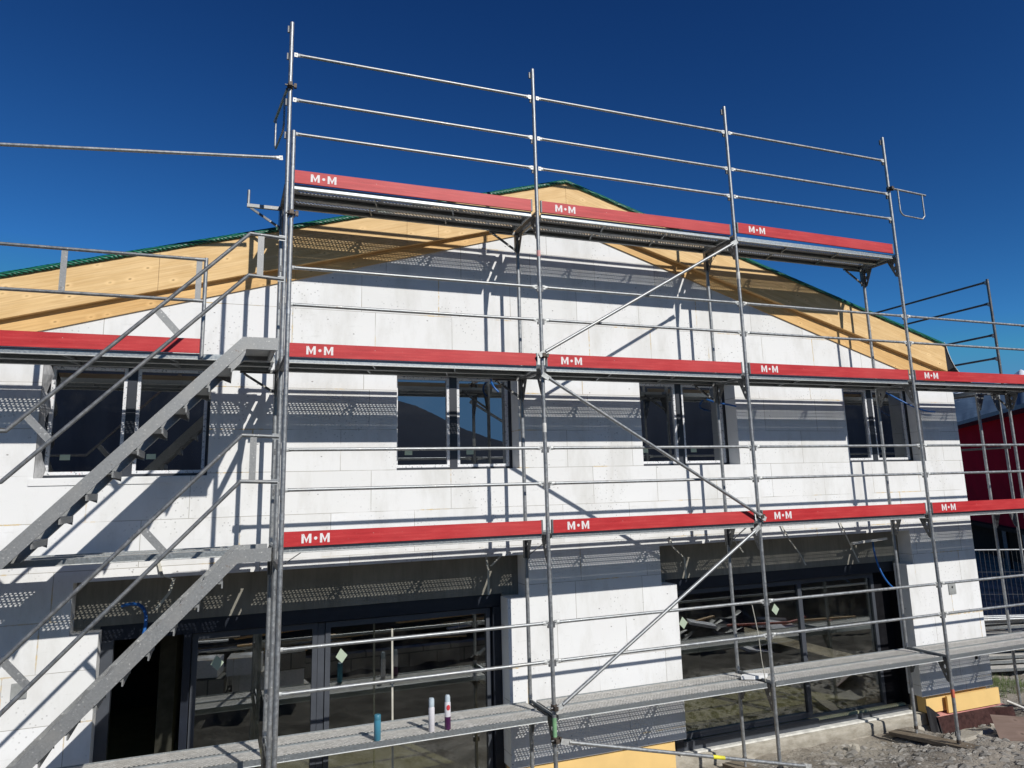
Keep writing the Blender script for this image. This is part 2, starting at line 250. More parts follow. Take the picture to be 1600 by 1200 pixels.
# ------------------------------------------------------------------ mesh helpers
class MB:
    def __init__(s): s.v = []; s.f = []; s.mi = []; s.sm = []; s.mats = []
    def _m(s, mat):
        if mat not in s.mats: s.mats.append(mat)
        return s.mats.index(mat)
    def add(s, vs, fs, mat=None, smooth=False):
        o = len(s.v); s.v += [tuple(v) for v in vs]; mi = s._m(mat) if mat else 0
        for f in fs: s.f.append([i + o for i in f]); s.mi.append(mi); s.sm.append(smooth)
    def box(s, a, b, mat=None):
        x0, y0, z0 = [min(p, q) for p, q in zip(a, b)]; x1, y1, z1 = [max(p, q) for p, q in zip(a, b)]
        s.add([(x0, y0, z0), (x1, y0, z0), (x1, y1, z0), (x0, y1, z0), (x0, y0, z1), (x1, y0, z1), (x1, y1, z1), (x0, y1, z1)],
              [(0, 3, 2, 1), (4, 5, 6, 7), (0, 1, 5, 4), (1, 2, 6, 5), (2, 3, 7, 6), (3, 0, 4, 7)], mat); return s
    def obox(s, p0, p1, wv, hv, mat=None):          # oriented bar from p0 to p1, half vectors wv, hv
        p0, p1, wv, hv = map(Vector, (p0, p1, wv, hv)); vs = []
        for p in (p0, p1):
            for a, b in ((-1, -1), (1, -1), (1, 1), (-1, 1)): vs.append(p + wv * a + hv * b)
        s.add(vs, [(0, 1, 2, 3), (7, 6, 5, 4), (0, 4, 5, 1), (1, 5, 6, 2), (2, 6, 7, 3), (3, 7, 4, 0)], mat); return s
    def tube(s, p0, p1, r=.0242, n=12, mat=None, r1=None, cap=True):
        p0 = Vector(p0); p1 = Vector(p1); d = (p1 - p0).normalized(); a = d.orthogonal().normalized(); b = d.cross(a); r1 = r if r1 is None else r1
        vs = []
        for p, rr in ((p0, r), (p1, r1)):
            for i in range(n):
                an = 2 * math.pi * i / n; vs.append(p + a * math.cos(an) * rr + b * math.sin(an) * rr)
        s.add(vs, [(i, (i + 1) % n, n + (i + 1) % n, n + i) for i in range(n)], mat, True)
        if cap: s.add(vs, [tuple(range(n))[::-1], tuple(range(n, 2 * n))], mat)
        return s
    def path(s, pts, r=.0242, n=10, mat=None):
        for i in range(len(pts) - 1):
            s.tube(pts[i], pts[i + 1], r, n, mat)
            if i: s.ball(pts[i], r, mat)
        return s
    def ball(s, c, r, mat=None, n=8):
        vs = [(c[0], c[1], c[2] + r)]; k = 5
        for j in range(1, k):
            th = math.pi * j / k
            for i in range(n): an = 2 * math.pi * i / n; vs.append((c[0] + r * math.sin(th) * math.cos(an), c[1] + r * math.sin(th) * math.sin(an), c[2] + r * math.cos(th)))
        vs.append((c[0], c[1], c[2] - r)); fs = []
        for i in range(n): fs.append((0, 1 + i, 1 + (i + 1) % n)); fs.append((len(vs) - 1, 1 + (k - 2) * n + (i + 1) % n, 1 + (k - 2) * n + i))
        for j in range(k - 2):
            for i in range(n): fs.append((1 + j * n + i, 1 + (j + 1) * n + i, 1 + (j + 1) * n + (i + 1) % n, 1 + j * n + (i + 1) % n))
        s.add(vs, fs, mat, True); return s
    def prism(s, loops, axis, c0, c1, mat=None):    # loops of 2D points (outer, holes...), extruded between c0 and c1 along axis
        def P(p, c): return {'x': (c, p[0], p[1]), 'y': (p[0], c, p[1]), 'z': (p[0], p[1], c)}[axis]
        flat = [p for l in loops for p in l]; tris = tessellate_polygon([[Vector((p[0], p[1], 0)) for p in l] for l in loops])
        n = len(flat); vs = [P(p, c0) for p in flat] + [P(p, c1) for p in flat]
        fs = [tuple(t) for t in tris] + [tuple(i + n for i in reversed(t)) for t in tris]; o = 0
        for l in loops:
            k = len(l)
            for i in range(k): fs.append((o + i, o + (i + 1) % k, n + o + (i + 1) % k, n + o + i))
            o += k
        s.add(vs, fs, mat); return s
    def lathe(s, c, prof, n=20, mat=None):
        vs = []; k = len(prof)
        for r, z in prof:
            for i in range(n): an = 2 * math.pi * i / n; vs.append((c[0] + r * math.cos(an), c[1] + r * math.sin(an), c[2] + z))
        fs = [(j * n + i, j * n + (i + 1) % n, (j + 1) * n + (i + 1) % n, (j + 1) * n + i) for j in range(k - 1) for i in range(n)]
        s.add(vs, fs, mat, True); s.add(vs, [tuple(range(n))[::-1], tuple(range((k - 1) * n, k * n))], mat); return s
    def mesh(s, name, mat=None, fix=True):
        me = bpy.data.meshes.new(name); me.from_pydata(s.v, [], s.f)
        mats = s.mats if s.mats else [mat]
        for q in mats: me.materials.append(M[q] if isinstance(q, str) else q)
        me.polygons.foreach_set('material_index', s.mi); me.polygons.foreach_set('use_smooth', s.sm)
        if fix:
            bm = bmesh.new(); bm.from_mesh(me); bmesh.ops.recalc_face_normals(bm, faces=bm.faces); bm.to_mesh(me); bm.free()
        me.update(); return me
    def build(s, name, mat=None, parent=None, loc=None, fix=True):
        o = bpy.data.objects.new(name, s.mesh(name, mat, fix)); COL.objects.link(o)
        if parent: o.parent = parent
        if loc is not None: o.location = loc
        return o
def tag(o, label=None, cat=None, group=None, kind=None):
    if label: o['label'] = label
    if cat: o['category'] = cat
    if group: o['group'] = group
    if kind: o['kind'] = kind
    return o
def thing(name, label, cat, loc=(0, 0, 0), group=None):
    o = bpy.data.objects.new(name, None); COL.objects.link(o); o.location = loc; o.empty_display_size = .2
    return tag(o, label, cat, group)
def dup(root, loc, label=None):
    r = root.copy(); COL.objects.link(r); r.location = loc
    if label: r['label'] = label
    for ch in root.children:
        c = ch.copy(); COL.objects.link(c); c.parent = r
        for gch in ch.children:
            d = gch.copy(); COL.objects.link(d); d.parent = c
    return r

# ------------------------------------------------------------------ ground and far landscape
def smooth(a, b, x):
    t_ = max(0, min(1, (x - a) / (b - a))); return t_ * t_ * (3 - 2 * t_)
from mathutils import noise as mn
def gz(x, y):
    z = -1.30 + .14 * smooth(.9, -.4, y) - .35 * smooth(5.2, 2.0, x) * smooth(-4, 0, y) + .05 * smooth(11, 14, x)
    if -7.5 < x < 20 and -6 < y < 8:
        z += .07 * mn.noise(Vector((x * 1.1, y * 1.1, 0))) + .045 * mn.noise(Vector((x * 3.3, y * 3.3, 4))) + .02 * mn.noise(Vector((x * 9, y * 9, 7)))
    z -= .20 * smooth(9.7, 10.0, x) * smooth(12.0, 11.7, x) * smooth(.55, .85, y)
    up = smooth(-5.75, -5.95, y); z += up * (.38 + 1.75 * smooth(-6.3, -7.9, y))
    return z
def axis(lo, hi, step, far):
    a = [lo - far * k for k in (1, .3, .1, .03, .01, .003)] ; n = int((hi - lo) / step)
    return a + [lo + step * i for i in range(n + 1)] + [hi + far * k for k in (.003, .01, .03, .1, .3, 1)]
xs = axis(-6, 18, .09, 9000); ys = axis(-8.2, 7, .09, 9000)
gm = MB(); nx = len(xs)
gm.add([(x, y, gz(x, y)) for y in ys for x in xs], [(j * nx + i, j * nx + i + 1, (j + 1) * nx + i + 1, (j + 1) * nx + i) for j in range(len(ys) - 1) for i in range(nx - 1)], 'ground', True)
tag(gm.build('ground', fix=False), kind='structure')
# gravel and broken stone
gv = MB(); R = random.random
for k in range(10000):
    x = 6.3 + 8.2 * R(); y = -2.0 + 3.25 * R()
    if x > 11.6: y = -2 + 6 * R()
    if x < 9.9 and y > .95: continue
    sz = .006 + .07 * R() ** 10 + .013 * R() ** 2; z = gz(x, y)
    pts = []
    for d in ((1, 0, 0), (0, 1, 0), (-1, 0, 0), (0, -1, 0), (0, 0, .6), (0, 0, -.6)):
        pts.append((x + (d[0] + .5 * (R() - .5)) * sz * 1.3, y + (d[1] + .5 * (R() - .5)) * sz, z + (d[2] + .5 * (R() - .5)) * sz * .8))
    gv.add(pts, [(0, 1, 4), (1, 2, 4), (2, 3, 4), (3, 0, 4), (1, 0, 5), (2, 1, 5), (3, 2, 5), (0, 3, 5)], 'stone')
tag(gv.build('gravel', fix=False), 'grey broken stone and gravel scattered over the ground by the scaffold feet', 'gravel', kind='stuff')
# larger slabs of spilt mortar
def slab(name, x, y, rx, ry, h, label, mat='plinth', cat='stone'):
    b = MB(); n = 11; top = []; bot = []
    for i in range(n):
        a = 2 * math.pi * i / n; q = .75 + .4 * R(); px, py = x + rx * q * math.cos(a), y + ry * q * math.sin(a)
        top.append((px - (px - x) * .15, py - (py - y) * .15, gz(px, py) + h * (.7 + .5 * R()))); bot.append((px, py, gz(px, py) - .03))
    b.add(top + bot + [(x, y, gz(x, y) + h * 1.2)], [(i, (i + 1) % n, 2 * n) for i in range(n)] + [(n + i, n + (i + 1) % n, (i + 1) % n, i) for i in range(n)], mat)
    return tag(b.build(name), label, cat, 'pale mortar lumps on the ground')
slab('mortar_lump', 9.9, .35, .42, .2, .035, 'long pale mortar lump on the ground in front of the yellow foam corner')
slab('mortar_lump', 10.75, .45, .35, .16, .03, 'flat pale mortar patch on the ground between red brown sheet and plywood')
slab('mortar_lump', 11.5, .30, .14, .10, .05, 'small pale stone beside the white pipe at the right edge')
slab('mortar_lump', 8.05, .72, .10, .06, .09, 'round pale lump against the concrete plinth below the patio window')

def ridge(name, az, dist, base, mat, kind='structure', rough=1.0):
    # az: list of (azimuth in degrees from +Y clockwise, elevation angle in degrees) seen from the camera
    b = MB(); pts = []
    for i in range(len(az) - 1):
        (a0, e0), (a1, e1) = az[i], az[i + 1]; n = max(2, int(abs(a1 - a0) / .15))
        for k in range(n): pts.append((a0 + (a1 - a0) * k / n, e0 + (e1 - e0) * k / n))
    pts.append(az[-1]); rows = 18; vs = []
    for j in range(rows):
        q = j / (rows - 1)
        for a, e in pts:
            d = dist * (1 - .55 * (1 - q)); h = dist * math.tan(math.radians(e)) * q ** .9
            h += rough * dist * .006 * mn.noise(Vector((a * .9, q * 5, 1))) * (1 if 0 < j else 0) + rough * dist * .0028 * mn.noise(Vector((a * 4.1, q * 11, 3))) * (1 if j else 0)
            ar = math.radians(a); d += rough * rough * dist * .05 * mn.noise(Vector((a * .6, q * 4, 8)))
            vs.append((CAMP.x + d * math.sin(ar), CAMP.y + d * math.cos(ar), base + h))
    n = len(pts); b.add(vs, [(j * n + i, j * n + i + 1, (j + 1) * n + i + 1, (j + 1) * n + i) for j in range(rows - 1) for i in range(n - 1)], mat, rough < 1)
    o = b.build(name, fix=False); o['kind'] = kind; return o
# ahead on the right: snowy mountain; behind the viewer: the dark ridge the windows mirror
ridge('mountains', [(38, 2), (44, 4.0), (48, 5.0), (51, 5.4), (54, 5.8), (55.3, 6.0), (56.2, 6.6), (57, 6.1), (58, 6.4), (60, 7.0), (66, 7.2), (80, 5)], 6000, -5, 'mountain', rough=.45)
ridge('hills', [(240, 7), (215, 10), (200, 11.5), (190, 11.0), (180, 10), (172, 8.2), (166, 6.6), (162, 4.6), (156.5, 2.7), (153.5, 3.2), (150.5, 8.0), (142, 9.5), (130, 11), (115, 9), (100, 5)], 2500, -5, 'forest', rough=.2)

# ------------------------------------------------------------------ the building
W = 1.042; XL, XR = -3.53, 11.43; APX = 3.95
Bd = thing('gable_building', 'white insulated gable building with timber edge boards, unfinished, behind the scaffold', 'building', (0, 0, 0))
def wl(x): return 6.26 - .2957 * (APX - x) if x < APX else 6.26 - .305 * (x - APX)
UPW = [(-2.40, -.70, 2.775, 4.09), (1.49, 3.146, 2.795, 4.09), (5.05, 6.73, 2.795, 4.09), (8.90, 10.58, 2.80, 4.09)]
ZB = -.86
outer = [(XL, -1.35), (-1.68, -1.35), (-1.68, 1.15), (-1.95, 1.15), (-1.95, 1.68), (3.18, 1.68), (3.18, 1.15), (2.93, 1.15), (2.93, ZB), (5.47, ZB), (5.47, 1.15), (5.225, 1.15),
         (5.225, 1.68), (9.99, 1.68), (9.99, 1.15), (9.84, 1.15), (9.84, ZB), (XR, ZB), (XR, wl(XR)), (APX, 6.26), (XL, wl(XL))]
holes = [[(a, c), (b, c), (b, d), (a, d)] for a, b, c, d in UPW]
e = MB().prism([outer] + holes, 'y', W, 1.30, 'eps').build('insulated_wall', parent=Bd)
b = MB()     # right flank insulation, inner walls, roof, floors
b.box((XR - .25, 1.303, ZB), (XR, 12, wl(XR) - .02), 'eps'); b.box((XL, 1.303, -1.35), (XL + .25, 12, wl(XL) - .02), 'eps'); b.box((XL, 12, -1.35), (XR, 12.25, 3.9), 'eps')
b.build('side_wall', parent=Bd)
out2 = [(XL + .26, 1.95), (XR - .26, 1.95), (XR - .26, wl(XR) - .05), (APX, 6.2), (XL + .26, wl(XL) - .05)]
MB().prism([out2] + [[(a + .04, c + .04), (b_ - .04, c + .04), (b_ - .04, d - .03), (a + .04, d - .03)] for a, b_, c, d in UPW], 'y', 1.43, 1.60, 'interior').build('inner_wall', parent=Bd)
for x0, x1 in ((-2.2, 3.4), (5.0, 10.2)):
    MB().box((x0, 1.303, 1.183), (x1, 1.50, 1.95), 'concrete').build('concrete_lintel', parent=Bd)
for x0, x1 in ((XL + .26, -1.70), (2.95, 5.45), (9.87, XR - .26)): MB().box((x0, 1.303, -1.5), (x1, 1.62, 1.18), 'concrete').build('concrete_pier', parent=Bd)
b = MB().box((XL + .26, 1.51, 1.93), (XR - .26, 11.9, 2.15), 'interior'); b.build('upper_floor', parent=Bd)
MB().box((XL + .26, 1.40, -1.4), (XR - .26, 11.9, -1.03), 'screed').build('ground_floor', parent=Bd)
b = MB()
for y in (7.0,): b.box((XL + .3, y, -1.02), (XR - .3, y + .15, 1.92), 'interior'); b.box((XL + .3, y, 2.16), (XR - .3, y + .15, 4.4), 'interior')
b.box((4.1, 1.63, -1.02), (4.3, 6.99, 1.92), 'interior'); b.box((4.1, 1.63, 2.16), (4.3, 6.99, 4.9), 'interior'); b.box((7.4, 3.8, -1.02), (7.65, 4.1, 1.92), 'interior')
b.box((-1.2, 3.2, -1.02), (-1.0, 6.99, 1.92), 'interior')
b.build('partition_wall', parent=Bd)
MB().box((-.98, 4.2, .1), (.4, 4.24, 1.2), 'navy').build('interior_window', parent=Bd)
# plinth, sill, foam boards
b = MB(); n = 180; pf = [(1.399, -1.142), (1.17, -1.146), (1.155, -1.16), (1.15, -1.22), (1.155, -1.30), (1.165, -1.318), (1.12, -1.33), (1.10, -1.42), (1.10, -1.7)]
vs = []
for i in range(n + 1):
    x = 5.0 + 5.0 * i / n
    for k, (y, z) in enumerate(pf):
        q = 0 if k in (0, 8) else 1; vs.append((x, y + q * (.012 * mn.noise(Vector((x * 4, k * .9, 0))) + .008 * mn.noise(Vector((x * 19, k * 1.7, 0)))), z + q * .010 * mn.noise(Vector((x * 7, k, 5)))))
b.add(vs, [(i * 9 + k, i * 9 + k + 1, (i + 1) * 9 + k + 1, (i + 1) * 9 + k) for i in range(n) for k in range(8)], 'plinth', True)
b.add(vs[-9:] + [(10.0, 1.399, -1.7)], [tuple(range(10))], 'plinth')
b.build('plinth', parent=Bd)
MB().box((5.48, 1.235, -1.128), (9.86, 1.33, -1.116), 'whitetape').box((5.48, 1.232, -1.140), (9.86, 1.2349, -1.116), 'whitetape').build('window_sill', parent=Bd)
MB().box((2.96, 1.075, -1.5), (5.30, 1.296, ZB - .004), 'xps').build('yellow_foam_board', parent=Bd)
b = MB().box((10.0, 1.125, -1.14), (11.36, 1.296, ZB - .004), 'xps'); b.box((10.37, 1.045, -1.16), (11.55, 1.081, -.915), 'xps')
b.build('yellow_foam_board', parent=Bd)
b = MB(); pts = []
n = 96
for i in range(n + 1):
    x = 10.1 + 1.55 * i / n; pts.append((x, .98 + (.016 if i % 2 else -.010) - .12 * smooth(11.2, 11.6, x)))
for i in range(n):
    (xa, ya), (xb, yb) = pts[i], pts[i + 1]
    b.add([(xa, ya, -1.5), (xb, yb, -1.5), (xb, yb + .06, -1.185), (xa, ya + .06, -1.185)], [(0, 1, 2, 3)], 'membrane')
b.add([(10.1, 1.04, -1.185), (11.65, 1.04, -1.185), (11.6, 1.2, -1.165), (10.1, 1.2, -1.165)], [(0, 1, 2, 3)], 'pink')
tag(b.build('dimpled_drainage_sheet', fix=False), 'red brown dimpled drainage sheet standing below the yellow foam corner', 'drainage sheet')
b = MB(); P = [(9.95, 1.06, -1.0), (10.0, .9, -1.2), (10.25, .85, -1.3), (10.45, .9, -1.28)]
for i in range(8):
    x = 9.92 + .07 * i; z0 = -1.42; b.add([(x, 1.02 - .03 * (i % 2), z0), (x + .07, 1.02 - .03 * ((i + 1) % 2), z0), (x + .06, 1.07, -1.02 - .05 * i), (x - .01, 1.07, -1.02 - .05 * (i - 1) if i else -1.0)], [(0, 1, 2, 3)], 'black')
tag(b.build('black_foil_scrap', fix=False), 'crumpled black foil scrap hanging at the plinth end by the right pier', 'foil')
# timber verge boards : local frame of each board runs along the slope
def board(name, xa, za, xb, zb, hL, hR, y0, y1, mat, joints=()):
    ang = math.atan2(zb - za, xb - xa); L = math.hypot(xb - xa, zb - za); o = None
    ca, sa = math.cos(ang), math.sin(ang); b = MB()
    cuts = [0] + [j * L for j in joints] + [L]
    def loc(x, z): dx, dz = x - xa, z - za; return (dx * ca + dz * sa, -dx * sa + dz * ca)
    for i in range(len(cuts) - 1):
        a, c = cuts[i], cuts[i + 1]; loop = []
        for q, last in ((a, False), (c, True)):
            x = xa + (xb - xa) * q / L; z = za + (zb - za) * q / L; h = hL + (hR - hL) * q / L
            gap = .0018 if 0 < q < L else 0; x += -gap if last else gap
            loop.append((x, z, h))
        (x0, z0, h0), (x1, z1, h1) = loop
        b.prism([[loc(x0, z0 - h0), loc(x1, z1 - h1), loc(x1, z1), loc(x0, z0)]], 'y', y0, y1, mat)
    o = b.build(name, parent=Bd, loc=(xa, 0, za)); o.rotation_euler = (0, -ang, 0); return o
AT = 6.884
board('verge_board', XL - .05, AT - .2905 * (APX - XL + .05), APX - .002, AT, .45, .506, .95, 1.02, 'wood', (.30, .688, .745))
board('verge_board', APX + .002, AT, 11.25, AT - .2866 * 7.3, .506, .447, .95, 1.02, 'wood', (.335, .68))
board('trim_board', XL, wl(XL) + .62, APX - .002, wl(APX) + .50, .62, .50, 1.0205, 1.040, 'wood2', (.5, .84))
board('trim_board', APX + .002, wl(APX) + .50, 11.25, wl(11.25) + .60, .50, .60, 1.0205, 1.040, 'wood2', (.5,))
def roof_line(x): return AT - (.2905 * (APX - x) if x < APX else .2866 * (x - APX))
b = MB()
nseg = 160
for side in (0, 1):
    xa, xb = (XL - .2, APX) if side == 0 else (APX, 11.27)
    vs = []
    for i in range(nseg + 1):
        x = xa + (xb - xa) * i / nseg; z = roof_line(x) + .003; q = .006 * (R() - .5)
        vs += [(x, .925 + q, z), (x, .918 + q * 1.5, z + .030), (x, .945, z + .062 + .004 * R()), (x, 1.25, z + .085), (x, 12.2, z + .085), (x, 12.2, z), (x, 1.25, z)]
    b.add(vs, [(i * 7 + j, i * 7 + (j + 1) % 7, (i + 1) * 7 + (j + 1) % 7, (i + 1) * 7 + j) for i in range(nseg) for j in range(7)], 'greenroof', True)
b.build('green_roof_membrane', parent=Bd)
b = MB()
b.prism([[(XL, roof_line(XL) - .02), (APX, AT - .02), (11.2, roof_line(11.2) - .02), (11.2, roof_line(11.2) - .2), (APX, AT - .2), (XL, roof_line(XL) - .2)]], 'y', 1.62, 12, 'interior')
b.build('roof_structure', parent=Bd)
b = MB(); pr_ = [(11.255, 4.86), (11.29, 4.80), (11.32, 4.68), (11.37, 4.55), (11.44, 4.43), (11.54, 4.32), (11.66, 4.22), (11.80, 4.16)]
for i in range(len(pr_) - 1):
    (xa, za), (xb, zb) = pr_[i], pr_[i + 1]
    b.add([(xa, .95, za), (xb, .95, zb), (xb, 6, zb), (xa, 6, za)], [(0, 1, 2, 3)], 'black', True)
b.add([(11.255, .955, 4.86), (11.44, .955, 4.43), (11.54, .955, 4.32), (11.3, 1.2, 4.2), (11.25, .96, 4.35)], [(0, 1, 2, 3, 4)], 'black')
for i in range(len(pr_) - 1):
    (xa, za), (xb, zb) = pr_[i], pr_[i + 1]; b.tube((xa, .945, za), (xb, .945, zb), .008, 6, 'whitetape')
b.build('loose_eaves_membrane', parent=Bd, fix=False)

# windows
def upper_window(x0, x1, z0, z1, lab, filmed=True):
    Y0 = 1.31; xm = (x0 + x1) / 2; win = MB()
    win.box((x0 + .002, Y0, z0), (x0 + .036, Y0 + .09, z1), 'winframe').box((x1 - .036, Y0, z0), (x1 - .002, Y0 + .09, z1), 'winframe')
    win.box((x0 + .036, Y0, z0), (x1 - .036, Y0 + .09, z0 + .034), 'winframe').box((x0 + .036, Y0, z1 - .06), (x1 - .036, Y0 + .09, z1), 'winframe').box((xm - .05, Y0, z0 + .034), (xm + .05, Y0 + .09, z1 - .06), 'winframe')
    wo = win.build('window', parent=Bd); wo['label'] = lab
    for a, c in ((x0 + .038, xm - .052), (xm + .052, x1 - .038)):
        s_ = MB(); t_ = .036; za, zb = z0 + .036, z1 - .062
        s_.box((a, Y0 + .012, za), (a + t_, Y0 + .08, zb), 'film').box((c - t_, Y0 + .012, za), (c, Y0 + .08, zb), 'film').box((a + t_, Y0 + .012, za), (c - t_, Y0 + .08, za + t_), 'film').box((a + t_, Y0 + .012, zb - t_), (c - t_, Y0 + .08, zb), 'film')
        s_.build('sash', parent=wo)
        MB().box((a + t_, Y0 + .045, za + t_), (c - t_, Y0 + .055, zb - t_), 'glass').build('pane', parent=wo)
        MB().box((a + t_ + .1, Y0 + .041, za + t_ + .13), (a + t_ + .2, Y0 + .044, za + t_ + .19), 'sticker').build('sticker', parent=wo)
for (q, lab) in zip(UPW, ('upper window at far left behind the stairs', 'upper window mirroring blue sky and a dark ridge', 'dark upper window below the middle red board', 'narrow looking dark upper window at the right')):
    upper_window(*q, lab)
# crumpled foil in the left reveal, boards under the left sill
b = MB(); n = 14
for i in range(n):
    z = 2.78 + 1.3 * i / n; z2 = 2.78 + 1.3 * (i + 1) / n
    b.add([(-2.395 - .0, W - .002, z), (-2.34 + .03 * math.sin(i * 1.7), 1.17, z), (-2.34 + .03 * math.sin((i + 1) * 1.7), 1.17, z2), (-2.395, W - .002, z2)], [(0, 1, 2, 3)], 'foil', True)
b.build('reveal_foil', parent=Bd, fix=False)
MB().box((-2.44, W - .012, 2.695), (-.70, W - .0005, 2.768), 'eps').build('sill_strip', parent=Bd)
# ground floor glazing
def sash(x0, x1, z0, z1, y, parent, t_=.06, bot=.08, pane=True):
    s_ = MB().box((x0, y, z0), (x0 + t_, y + .07, z1), 'anthra').box((x1 - t_, y, z0), (x1, y + .07, z1), 'anthra').box((x0 + t_, y, z0), (x1 - t_, y + .07, z0 + bot), 'anthra').box((x0 + t_, y, z1 - .065), (x1 - t_, y + .07, z1), 'anthra')
    s_.build('sash', parent=parent)
    if pane: MB().box((x0 + t_, y + .03, z0 + bot), (x1 - t_, y + .045, z1 - .065), 'glass2').build('pane', parent=parent)
GL = MB().box((-1.70, 1.335, 1.02), (2.95, 1.40, 1.18), 'navy').box((-1.69, 1.31, -1.02), (-1.56, 1.42, 1.02), 'anthra').box((2.82, 1.31, -1.02), (2.945, 1.42, 1.02), 'navy').box((-.86, 1.34, -1.02), (-.78, 1.44, 1.02), 'navy').box((.62, 1.405, -1.02), (.70, 1.47, 1.00), 'anthra')
GL = GL.build('patio_window', parent=Bd); GL['label'] = 'left patio glazing with an open dark door beside the stairs'
sash(-.77, .615, -1.02, 1.005, 1.40, GL); sash(.705, 2.81, -1.02, 1.005, 1.38, GL)
GR = MB().box((5.46, 1.335, 1.02), (9.86, 1.40, 1.18), 'navy').box((5.475, 1.31, -1.14), (5.60, 1.42, 1.02), 'navy').box((5.60, 1.31, -1.14), (8.0, 1.37, -1.005), 'anthra').box((8.0, 1.33, -1.118), (9.84, 1.37, -1.05), 'anthra')
GR = GR.build('patio_window', parent=Bd); GR['label'] = 'right patio glazing above the concrete plinth'
sash(5.61, 7.95, -1.0, 1.005, 1.39, GR); sash(7.96, 9.52, -1.05, 1.0, 1.45, GR, bot=.05)
MB().box((9.53, 1.46, -1.04), (9.86, 1.50, 1.02), 'dark').box((9.862, 1.31, -1.04), (9.868, 1.50, 1.02), 'dark').build('dark_void_sheet', parent=GR)  # black sheet added to stand for the unlit open gap beside the glazing
def diamond(x, z, y, s_, parent):
    MB().prism([[(x - s_ * .8, z - .01), (x + s_ * .1, z - s_), (x + s_ * .85, z), (x - .1 * s_, z + s_)]], 'y', y - .004, y, 'sticker').build('sticker', parent=parent)
diamond(.90, .60, 1.408, .085, GL); diamond(-.50, .66, 1.428, .085, GL); diamond(5.78, .55, 1.418, .085, GR); diamond(7.45, .60, 1.418, .085, GR)
# mounting box on the right pier and one at the left edge
bx = MB().box((10.70, W - .012, .62), (10.86, W - .001, .82), 'greybox').tube((10.78, W - .014, .73), (10.78, W - .002, .73), .018, 10, 'black'); bx.build('socket_box', parent=Bd)
MB().box((-2.42, W - .014, .59), (-2.28, W - .001, .74), 'greybox').build('socket_box', parent=Bd)
MB().box((11.10, W - .004, -.43), (11.16, W - .0005, -.36), 'black').build('wall_opening', parent=Bd)

# conduits and strips
def hose(pts, label, r=.014):
    b = MB(); P = []
    n = 14
    for k in range(n + 1):
        q = k / n; a = [Vector(p) for p in pts]
        while len(a) > 1: a = [a[i].lerp(a[i + 1], q) for i in range(len(a) - 1)]
        P.append(a[0])
    for i in range(n): b.tube(P[i], P[i + 1], r, 8, 'blue')
    return tag(b.build('cable_conduit'), label, 'conduit', 'blue conduits hanging out of the wall')
hose([(-1.50, 1.30, 1.38), (-1.15, 1.05, 1.50), (-1.22, .98, 1.15), (-1.30, 1.0, .92)], 'dark blue conduit curving down from the concrete lintel behind the stairs', .018)
hose([(6.40, 1.30, 3.80), (6.42, 1.1, 3.72), (6.55, 1.0, 3.70), (6.72, 1.03, 3.67)], 'short bright blue conduit at the right jamb of the middle dark window')
hose([(10.1, 1.30, 4.0), (10.25, 1.0, 3.75), (10.5, .95, 3.62), (10.85, .98, 3.63)], 'blue conduit looping out beside the rightmost upper window')
hose([(9.45, 1.30, 1.52), (9.20, 1.08, 1.35), (9.25, 1.04, .95), (9.50, 1.02, .80)], 'thin blue conduit hanging from the right lintel beside a scaffold post')
hose([(2.86, 1.30, 4.02), (2.80, 1.15, 3.95), (2.83, 1.12, 3.87), (2.90, 1.12, 3.82)], 'small blue conduit end at the top right of the sky mirroring window')
def strip(pts, label, r=.008):
    b = MB()
    for i in range(len(pts) - 1):
        a, c = Vector(pts[i]), Vector(pts[i + 1]); b.obox(a, c, (r * 1.6, 0, 0), (0, .002, .001), 'strap')
    return tag(b.build('plastic_strip'), label, 'plastic strip', 'pale strips hanging in front of the lintels')
strip([(-1.15, 1.02, 1.86), (-1.10, .99, 1.70), (-.98, .98, 1.66), (-1.02, .97, 1.52), (-1.14, .97, 1.36)], 'long pale strip dangling from the wall edge between the stair handrails', .010)
strip([(2.64, 1.02, 1.69), (2.66, 1.0, 1.54), (2.66, 1.0, 1.22)], 'straight pale strip hanging at the right end of the left lintel')
strip([(2.85, 1.02, 1.69), (2.70, 1.0, 1.57)], 'short slanting pale strip beside the straight strip on the left lintel')
strip([(5.38, 1.02, 1.80), (5.42, 1.0, 1.66), (5.60, 1.0, 1.50), (5.60, 1.0, 1.22)], 'pale forked strip at the left end of the right lintel')
strip([(6.45, 1.02, 1.75), (6.62, 1.0, 1.52)], 'pale strip behind the second inner post under the red board')
strip([(7.35, 1.02, 1.92), (7.48, 1.0, 1.66), (7.65, 1.0, 1.45), (7.75, 1.0, 1.27)], 'pale strip hanging over the lintel right of the third post')
strip([(8.50, 1.02, 1.92), (8.62, 1.0, 1.62), (8.80, 1.0, 1.25)], 'long pale strip in the middle of the right lintel')
tag(MB().obox((8.75, 1.05, 1.535), (9.62, 1.18, 1.56), (0, .02, 0), (0, 0, .018), 'whitetape').build('wooden_batten'), 'pale batten fixed across the right lintel behind a post', 'batten')
tag(MB().obox((1.42, .86, -1.6), (1.40, .86, .95), (.010, 0, 0), (0, .010, 0), 'strap').build('thin_pole'), 'thin pale pole standing in front of the left patio glass', 'pole')
tag(MB().path([(5.92, .02, 1.0), (5.97, .0, .62), (5.99, .0, .3), (6.04, .02, .02)], .006, 6, 'strap').build('cord'), 'thin pale cord hanging beside the third front post at the lowest walkway', 'cord')

